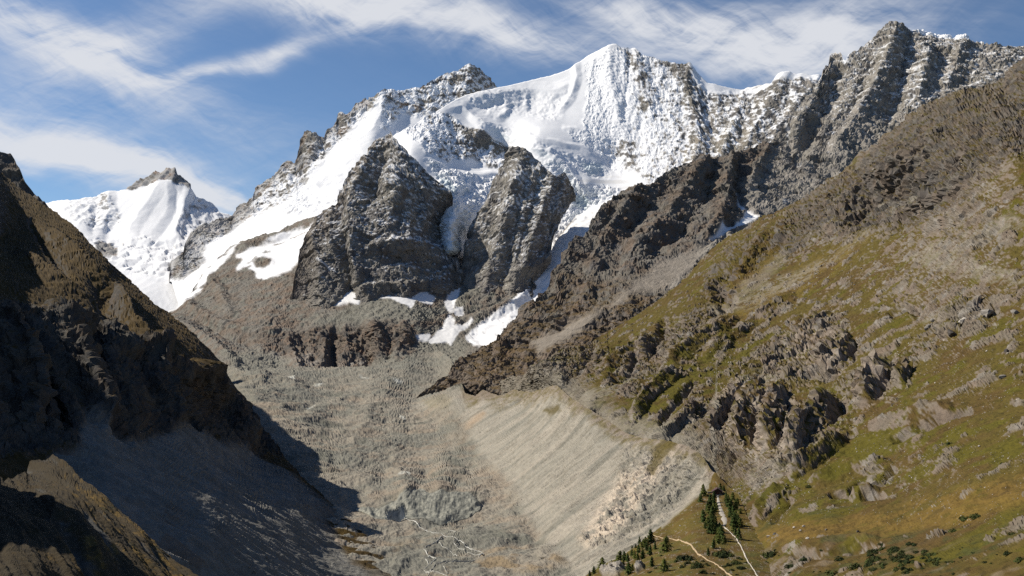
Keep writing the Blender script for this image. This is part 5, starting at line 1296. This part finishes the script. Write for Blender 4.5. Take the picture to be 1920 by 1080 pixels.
TREES = [
    ('N',1319,930,20,'slim dark conifer standing left of the hut against the gravel wall',gA), ('N',1331,951,22,'full green conifer just below the hut, left of the path',gA), ('N',1319,979,23,'lone conifer on the open grass left of the path clump',gA),
    ('N',1333,1000,31,'tallest conifer left of the white gravel path',gA), ('N',1353,1013,27,'broad conifer at the lower end of the white gravel path',gA), ('N',1339,932,11,'small conifer touching the left corner of the hut',gA), ('N',1377,987,25,'tall dark conifer right of the widest part of the white path',gB),
    ('N',1385,1011,19,'yellow green conifer lowest of the clump right of the path',gB), ('N',1221,1018,23,'pointed dark conifer where the footpath starts at the moraine edge',gC), ('N',1248,1036,28,'big single conifer just under the footpath, casting a shadow right',gC),
    ('N',1199,1013,12,'tiny pointed conifer on the skyline of the moraine edge',gC), ('N',1129,1068,21,'rounded conifer near the lower end of the moraine edge',gC), ('N',1247,1074,22,'dark conifer at the bottom, below the footpath bend',gC), ('N',1179,1077,21,'dark conifer between pale rocks at the bottom edge',gC), ('N',1222,1061,17,'single conifer below the thicket, above pale stones',gC)]
for a in [(1313,940,15),(1338,945,18),(1336,970,20),(1340,962,16),(1347,1010,20),(1338,1028,16),(1328,1041,14),(1326,958,15),(1344,1000,18),(1327,985,15),(1334,985,20),(1330,966,17),(1341,985,16),(1347,1022,17),(1322,990,12),(1343,955,13),(1349,1000,18),(1358,1020,13)]:
    TREES.append(('N', *a, 'green conifer in the clump left of the white gravel path', gA))
for a in [(1351,917,11),(1357,920,10),(1362,936,13),(1364,951,18),(1370,957,20),(1379,956,18),(1374,937,14),(1383,948,13),(1383,983,18),(1375,998,14),(1379,1004,13),(1369,972,15),(1388,962,10),(1366,943,14),(1374,966,17),(1380,972,15),(1388,985,14),(1372,985,15),(1361,943,12)]:
    TREES.append(('N', *a, 'green conifer in the clump right of the white gravel path', gB))
for a in [(1210,1023,16),(1205,1026,16),(1219,1042,18),(1205,1048,17),(1190,1048,14),(1177,1053,14),(1162,1052,18),(1171,1051,16),(1157,1053,12),(1114,1078,14),(1107,1082,10),(1186,1072,12),(1213,1034,15),(1197,1036,15),(1184,1042,12),(1196,1052,13),(1168,1059,11),(1228,1030,13),(1146,1060,9),(1185,1023,6),(1192,1028,7)]:
    TREES.append(('N', *a, 'green conifer in the thicket on the lower moraine edge', gC))
ORD = 'first second third fourth fifth sixth seventh eighth ninth tenth eleventh twelfth thirteenth fourteenth fifteenth sixteenth seventeenth eighteenth nineteenth twentieth'.split() + ['last']
def ranked(items, key, text):
    n = 0
    out = []
    for a in sorted(items, key=key): out.append(a[:4] + (text % ORD[min(n, 20)],) + a[5:]); n += 1
    return out
plain_ = lambda s: [a for a in TREES if a[4].startswith(s)]
named = [a for a in TREES if not a[4].startswith('green conifer in the')]
TREES = named + ranked(plain_('green conifer in the clump left'), lambda a: a[2], '%s small conifer down from the hut in the clump left of the path') \
    + ranked(plain_('green conifer in the clump right'), lambda a: a[2], '%s small conifer down from the hut in the clump right of the path') \
    + ranked(plain_('green conifer in the thicket'), lambda a: a[1], '%s conifer from the left in the thicket on the lower moraine edge')
for a in TREES: tree(*a)

# ---- dwarf shrubs
def shrub(seed):
    r = np.random.RandomState(seed); V_, F_ = [], []
    for i in range(420):
        d = r.normal(size=3); d[2] = abs(d[2]); d /= np.linalg.norm(d)
        rad = (.75 + .25 * np.sin(3 * np.arctan2(d[1], d[0]) + seed)) * r.uniform(.7, 1.0)
        c = d * np.array([.5, .5, .42]) * rad
        s = r.uniform(.035, .075)
        t1 = r.normal(size=3); t1 -= d * t1.dot(d) * .6; t1 /= np.linalg.norm(t1); t2 = np.cross(d, t1)
        b = len(V_); V_ += [c - t1 * s, c + t1 * s, c + t2 * s * 1.3 + d * s * .6]; F_.append((b, b + 1, b + 2))
    return V_, F_
M_SHRUB = [plain('juniper', (.030, .042, .013), vary=.35, grain=.2), plain('alder_leaves', (.055, .068, .018), vary=.35, grain=.2)]
SHR = [mesh_of('shrub', *shrub(60 + k), M_SHRUB[k % 2]) for k in range(5)]
def bush(layer, u, v, wpx, label, group, flat=.8, k=None):
    p = at(layer, u, v); w = 1.25 * wpx * p[1] / FPX
    o = put('shrub', SHR[rnd.randrange(5) if k is None else k], None, tuple(p - np.array([0, 0, .05 * w])), label, 'shrub', group)
    o.scale = (w, w, w * flat * 1.35); o.rotation_euler = (0, 0, rnd.uniform(0, 6.28))
gS, gT = 'dwarf shrubs among the footpath rocks', 'dark shrubs on the lower slope'
for i_, (u, v, w) in enumerate(sorted([(1285,1048,22),(1275,1047,16),(1295,1051,18),(1305,1061,16),(1311,1066,18),(1302,1067,14),(1268,1052,12),(1290,1058,14),(1318,1074,16),(1280,1066,12)])):
    bush('N', u, v, w, '%s rounded shrub from the left in the patch just under the footpath' % ORD[i_], gS)
for i_, (u, v, w) in enumerate(sorted([(1349,1043,20),(1360,1038,20),(1342,1040,14),(1356,1048,16),(1370,1046,14),(1379,1058,16),(1390,1068,14),(1366,1060,12)])):
    bush('N', u, v, w, '%s rounded shrub from the left between the footpath and the stony path' % ORD[i_], gS)
for i_, (u, v, w) in enumerate(sorted([(1430,1072,26),(1418,1060,20),(1441,1046,20),(1450,1042,22),(1415,1046,16),(1437,1060,18),(1424,1050,14)])):
    bush('F', u, v, w, '%s dark shrub from the left by the hollow with the thin waterfall' % ORD[i_], gT, .7)
for u, v, w, l in [(1788,998,16,'single dark round shrub standing alone in the meadow on the right'),(1809,974,22,'low wide shrub above the single round shrub on the right'),(1831,972,22,'low flat shrub at the right end of the shrub pair above the meadow'),(1898,1003,14,'small dark shrub near the right edge in the lower meadow'),(1517,915,12,'small green shrub growing against the dark rock knoll'),(1781,835,12,'small dark shrub on the upper green slope'),(1881,873,10,'tiny dark shrub high on the green slope near the right edge'),(1914,1054,22,'dark shrub cut by the right edge near the bottom'),(1890,1040,18,'dark shrub beside the bottom right corner shrubs'),(1484,1066,22,'rounded shrub below the shaded rock ledge'),(1510,1054,18,'small shrub right of the rounded shrub under the ledge'),(1575,1051,18,'shrub at the right end of the shaded ledge'),(1605,1066,26,'wide dark shrub left of the big shrub patch'),(1560,1077,24,'dark shrub at the bottom edge below the ledge')]:
    bush('F', u, v, w, l, gT, .65)
for i in range(34):
    u = rnd.uniform(1215, 1400); v = rnd.uniform(1038, 1084)
    if v < np.interp(u, [1215, 1290, 1400], [1046, 1036, 1034]): continue
    bush('N', u, v, rnd.uniform(5, 11), 'small low shrub on the moraine crest %s the footpath' % ('left of' if v > np.interp(u, [1302, 1328, 1372], [1030, 1051, 1080]) else 'right of'), 'low shrubs on the moraine crest', .6)
# the dense shrub patch: each shrub its own
for i in range(46):
    u = rnd.uniform(1628, 1722); t = (u - 1628) / 94
    v = rnd.uniform(1018 + 10 * abs(t - .4), 1076)
    where = ['upper', 'middle', 'lower'][min(2, int((v - 1018) / 20))] + ' ' + ['left', 'centre', 'right'][min(2, int(t * 3))]
    bush('F', u, v, rnd.uniform(11, 20), 'dark shrub in the %s part of the dense patch below the meadow' % where, gT + ', ' + where, .6)
for i in range(16):
    u = rnd.uniform(1728, 1764); v = 1030 + (u - 1728) * .4 + rnd.uniform(0, 20)
    bush('F', u, v, rnd.uniform(9, 16), 'dark shrub in the smaller patch right of the dense one', gT, .6)
for i in range(40):
    u = rnd.uniform(1430, 1915); v = rnd.uniform(1030, 1085)
    where = 'heath below the ' + ('stony path end' if u < 1530 else 'shaded rock ledge' if u < 1640 else 'dense shrub patch' if u < 1730 else 'golden meadow, far right')
    bush('F', u, v, rnd.uniform(5, 12), 'small low shrub on the ' + where, 'low shrubs on the ' + where, .5)

# ---- boulders and loose stones
def rock_shape(seed, sub=2):
    import bmesh
    bm = bmesh.new(); bmesh.ops.create_icosphere(bm, subdivisions=sub, radius=.5)
    r = np.random.RandomState(seed)
    pl = [(d / np.linalg.norm(d), r.uniform(.20, .40)) for d in r.normal(size=(12, 3))]
    for v in bm.verts:
        c = np.array(v.co)
        for n, k in pl:
            e = c.dot(n) - k
            if e > 0: c -= n * e
        c *= np.array([1.15, .95, .8]); v.co = c + r.normal(size=3) * .012
    V_ = [tuple(v.co) for v in bm.verts]; F_ = [tuple(x.index for x in f.verts) for f in bm.faces]; bm.free()
    return V_, F_
M_ROCK = [plain('pale_boulder', (.34, .31, .27), vary=.3, grain=.35), plain('grey_boulder', (.20, .185, .165), vary=.3, grain=.35), plain('dark_boulder', (.07, .062, .056), vary=.3, grain=.35)]
ROCKS = [[mesh_of('boulder', *rock_shape(80 + k), M_ROCK[c]) for k in range(4)] for c in range(3)]
def boulder(layer, u, v, wpx, label, group=None, c=0):
    p = at(layer, u, v); w = wpx * p[1] / FPX
    o = put('boulder', ROCKS[c][rnd.randrange(4)], None, tuple(p + np.array([0, 0, .18 * w])), label, 'boulder', group)
    o.scale = (w, w * rnd.uniform(.8, 1.1), w * rnd.uniform(.75, 1.05)); o.rotation_euler = (rnd.uniform(-.3, .3), rnd.uniform(-.3, .3), rnd.uniform(0, 6.28))
for a in [('F',1810,611,26,'big pale rounded boulder on the upper right slope',None,0),('F',1742,618,18,'grey boulder leaning on the slope left of the big pale one',None,1),('F',1751,605,12,'small grey boulder above the leaning one',None,1),
          ('F',1848,586,34,'large dark split outcrop block near the right edge',None,1),('F',1785,634,30,'dark broken boulder below the big pale boulder',None,2),('F',1902,590,18,'grey boulder close to the right edge of the slope',None,1),('F',1890,663,14,'dark boulder in grass at the right side',None,2),('F',1880,711,16,'grey boulder on the green slope below the dark one',None,1),
          ('F',1910,754,13,'flat pale boulder near the right edge, halfway down',None,0),('F',1392,733,11,'black boulder beside the pale stone run',None,2),('F',1409,735,10,'pale boulder right of the black boulder at the stone run',None,0),
          ('F',1609,999,8,'dark cube shaped boulder alone in the golden meadow, casting a shadow',None,2),('F',1519,1022,9,'white boulder on the rise below the golden meadow',None,0),('F',1549,994,7,'dark and white boulder at the upper edge of the meadow',None,1),
          ('F',1489,991,6,'white boulder left of a pair above the meadow',None,0),('F',1507,988,7,'white boulder right of a pair above the meadow',None,0),('F',1501,996,6,'white boulder just under the pair above the meadow',None,0),('F',1440,1006,10,'white flat boulder at the left end of the meadow',None,0),('F',1452,1003,9,'grey boulder beside the white flat boulder, left meadow end',None,1),
          ('N',1163,1071,17,'large pale boulder at the bottom edge of the moraine crest',None,0),('N',1150,1074,12,'grey boulder left of the large pale boulder',None,1),('N',1199,1066,9,'pale boulder under the conifer thicket',None,0),('N',1275,986,5,'small white boulder in the open grass of the crest',None,0),
          ('V',706,791,4,'round pale boulder on the debris covered glacier',None,0)]:
    boulder(*a)
# stone field right of the hut
for i in range(70):
    t = rnd.random(); u = 1372 + 75 * t + rnd.uniform(-6, 10); v = 946 - 62 * t + rnd.uniform(-18, 12)
    k_ = 0 if rnd.random() < .7 else 1; where = ['lower', 'middle', 'upper'][min(2, int(t * 3))]; big = rnd.uniform(2.2, 5.5)
    boulder('F', u, v, big, '%s %s boulder in the %s part of the stone field by the hut' % ('larger' if big > 3.8 else 'small', ['pale', 'grey'][k_], where), 'boulders in the %s stone field by the hut' % where, k_)
for i in range(24):
    u = 1384 + rnd.uniform(0, 24); v = 970 + (u - 1384) * .9 + rnd.uniform(-6, 16)
    boulder('F', u, v, rnd.uniform(1.8, 4), 'white stone in the small heap right of the conifers', 'stones heaped right of the conifers', 0)
for i in range(70):
    u = rnd.uniform(1480, 1915); v = np.interp(u, [1480, 1915], [520, 330]) + rnd.random() ** 1.2 * 480
    boulder('F', u, v, rnd.uniform(2.2, 6.0), 'loose boulder on the %s part of the big brown slope' % ('upper' if v < 560 else 'middle' if v < 720 else 'lower'), 'boulders strewn over the brown slope', 0 if rnd.random() < .6 else 1)
# countless small stones, one mesh per stretch of ground
def stones(name, layer, U_, V_, size, label, mat):
    n = len(U_); P_ = at(layer, U_, V_)
    base = np.array([(1, 0, 0), (-.5, .87, 0), (-.5, -.87, 0), (.1, .05, .8), (0, 0, -.7)], f4)
    tri = np.array([(0, 1, 3), (1, 2, 3), (2, 0, 3), (1, 0, 4), (2, 1, 4), (0, 2, 4)], np.int32)
    a = nrs.uniform(0, 6.28, n); s = size * P_[:, 1] / FPX * .5
    c, sn = np.cos(a), np.sin(a)
    B = base[None] * (1 + .35 * nrs.randn(n, 5, 1)).clip(.4, 1.8)
    X = B[..., 0] * c[:, None] - B[..., 1] * sn[:, None]; Y = B[..., 0] * sn[:, None] + B[..., 1] * c[:, None]
    W = np.stack([X, Y, B[..., 2]], 2) * s[:, None, None] + P_[:, None, :]
    T = tri[None] + (np.arange(n) * 5)[:, None, None]
    put(name, fast_mesh(name, W.reshape(-1, 3), T.reshape(-1, 3), mat), label=label, cat='stones', kind='stuff')
n = 8500
u = nrs.uniform(1330, 1918, n); v = nrs.uniform(0, 1, n) ** .9
v = np.interp(u, [1330, 1424, 1540, 1640, 1700, 1787, 1920], [600, 480, 420, 340, 300, 260, 200]) * (1 - v) + v * 985
clus = perlin(np.stack([u, v, u * 0], 1).astype(f4), 40, 3) + .6 * perlin(np.stack([u, v, u * 0], 1).astype(f4), 14, 4)
k = clus > -.05
stones('scattered_stones', 'F', u[k], v[k], nrs.uniform(.8, 2.6, k.sum()) * np.where(nrs.rand(k.sum()) < .1, 1.7, 1), 'countless small pale stones strewn over the grassy slope', plain('strewn_stone', (.36, .33, .285), vary=.35, grain=3))
n = 4200
u = nrs.uniform(480, 1090, n); v = nrs.uniform(690, 1085, n)
k = (u > np.interp(v, [690, 850, 960, 1080], [470, 560, 650, 760])) & (u < np.interp(v, [690, 780, 870, 1000, 1085], [900, 880, 950, 1040, 1090]))
clus = perlin(np.stack([u, v * 2, u * 0], 1).astype(f4), 60, 5)
k &= clus > -.25
stones('debris_stones', 'V', u[k], v[k], nrs.uniform(.8, 2.4, k.sum()) * np.where(nrs.rand(k.sum()) < .10, 2.0, 1), 'countless loose stones on the debris covered valley floor', plain('debris_stone', (.27, .24, .205), vary=.4, grain=4))
n = 2200
u = nrs.uniform(1080, 1330, n); v = nrs.uniform(835, 1060, n)
k = (v > np.interp(u, [1080, 1180, 1330], [960, 850, 860])) & (v < np.interp(u, [1080, 1100, 1240, 1330], [1090, 1070, 975, 890]))
stones('slide_stones', 'V', u[k], v[k], nrs.uniform(.8, 3.0, k.sum()), 'countless pale blocks of the rock slide on the moraine wall', plain('slide_stone', (.44, .385, .33), vary=.3, grain=2))
n = 900
u = nrs.uniform(1110, 1440, n); v = nrs.uniform(940, 1090, n)
k = (v > np.interp(u, [1110, 1240, 1310, 1350, 1400, 1440], [1080, 992, 935, 905, 965, 1015]))
stones('crest_stones', 'N', u[k], v[k], nrs.uniform(.7, 2.4, k.sum()), 'countless small stones in the grass of the moraine crest', plain('crest_stone', (.36, .325, .28), vary=.3, grain=1))

# ---- the hut
def box(V_, F_, x0, x1, y0, y1, z0, z1):
    b = len(V_)
    V_ += [(x0, y0, z0), (x1, y0, z0), (x1, y1, z0), (x0, y1, z0), (x0, y0, z1), (x1, y0, z1), (x1, y1, z1), (x0, y1, z1)]
    F_ += [(b, b + 3, b + 2, b + 1), (b + 4, b + 5, b + 6, b + 7), (b, b + 1, b + 5, b + 4), (b + 1, b + 2, b + 6, b + 5), (b + 2, b + 3, b + 7, b + 6), (b + 3, b, b + 4, b + 7)]
def hut():
    p = at('N', 1346, 929)
    e = put('hut', None, None, (p[0], p[1] + 2.5, p[2] + .1), 'dark wooden mountain hut with a gabled roof on the moraine crest', 'hut'); e.rotation_euler = (0, 0, math.radians(-8))
    wood = plain('dark_timber', (.060, .034, .026), grain=.6); roofm = plain('brown_roof', (.085, .050, .052), grain=.8); stone = plain('rubble_stone', (.26, .24, .21), grain=.5); dk = plain('window_glass', (.03, .035, .04), rough=.2, grain=1)
    trim = plain('pale_trim', (.35, .28, .2), grain=.5)
    W, D, H, R = 4.6, 4.2, 3.4, 6.4
    V_ = [(-W, -D, 0), (W, -D, 0), (W, -D, H), (0, -D, R), (-W, -D, H), (-W, D, 0), (W, D, 0), (W, D, H), (0, D, R), (-W, D, H)]
    F_ = [(0, 1, 2, 3, 4), (6, 5, 9, 8, 7), (1, 6, 7, 2), (5, 0, 4, 9)]
    put('wall', mesh_of('wall', V_, F_, wood), e)
    V_, F_ = [], []; box(V_, F_, -W - .15, W + .15, -D - .15, D + .15, -2.2, .7)
    put('foundation', mesh_of('foundation', V_, F_, stone), e)
    def slab(s):
        t = (R - H) / W; o = .7; V2 = []
        for y in (-D - .7, D + .7):
            V2 += [(0, y, R + .05), (s * (W + o), y, H - o * t + .05), (s * (W + o), y, H - o * t + .35), (0, y, R + .38)]
        F2 = [(0, 1, 2, 3), (7, 6, 5, 4), (0, 4, 5, 1), (1, 5, 6, 2), (2, 6, 7, 3), (3, 7, 4, 0)]
        return mesh_of('roof', V2, F2 if s > 0 else [f[::-1] for f in F2], roofm)
    rf = put('roof', slab(1), e); put('roof', slab(-1), e)
    V_, F_ = [], []; box(V_, F_, 1.8, 2.6, .6, 1.4, 4.4, 7.0)
    put('chimney', mesh_of('chimney', V_, F_, stone), rf)
    V_, F_ = [], []; box(V_, F_, -.55, .55, -D - .08, -D + .05, .7, 2.7)
    d = put('door', mesh_of('door', V_, F_, plain('red_door', (.12, .035, .03), grain=.5)), e)
    for x in (-2.7, 2.7):
        V_, F_ = [], []; box(V_, F_, x - .6, x + .6, -D - .07, -D + .05, 1.5, 2.6)
        w = put('window', mesh_of('window', V_, F_, trim), e)
        V_, F_ = [], []; box(V_, F_, x - .45, x + .45, -D - .10, -D - .06, 1.65, 2.45)
        put('pane', mesh_of('pane', V_, F_, dk), w)
    q = at('N', 1333, 925)
    V_, F_ = [], []; box(V_, F_, -3.2, 3.2, -.5, .5, -1.5, 1.4)
    o = put('dry_stone_wall', mesh_of('dry_stone_wall', V_, F_, stone), None, tuple(q), 'low pale stone wall built against the left side of the hut', 'wall')
hut()

# ---- thin waterfall in the shaded hollow
def fall():
    p = at('F', 1429, 1056); k = p[1] / FPX; V_, F_ = [], []
    for i in range(9):
        z = 11 * k * i / 8; w = (.9 + .3 * math.sin(i * 2.1)) * k * .8
        y = .35 * math.sin(i * .4) + .12 * i
        V_ += [(-w, y, z), (0, y - .25, z), (w, y, z)]
        if i: b = i * 3; F_ += [(b - 3, b - 2, b + 1, b), (b - 2, b - 1, b + 2, b + 1)]
    put('waterfall', mesh_of('waterfall', V_, F_, M_WATER, True), None, (p[0], p[1] - 2.0, p[2]), 'thin white waterfall dropping into the dark hollow beside the stony path', 'waterfall')
fall()

# ---- the land under and beyond the mountains
def lowland():
    n = 60; xs = np.linspace(-30000, 30000, n); ys = np.linspace(-14000, 40000, n)
    V_ = [(x, y, -160 + 60 * math.sin(x * .0004) * math.cos(y * .0003)) for y in ys for x in xs]
    F_ = [(j * n + i, j * n + i + 1, (j + 1) * n + i + 1, (j + 1) * n + i) for j in range(n - 1) for i in range(n - 1)]
    put('ground', mesh_of('ground', V_, F_, plain('far_ground', (.16, .14, .10), vary=.3, grain=300), True), label='low rolling ground under and behind the mountains', cat='ground', kind='structure')
lowland()
print('script total %.1f s' % (time.time() - T0))
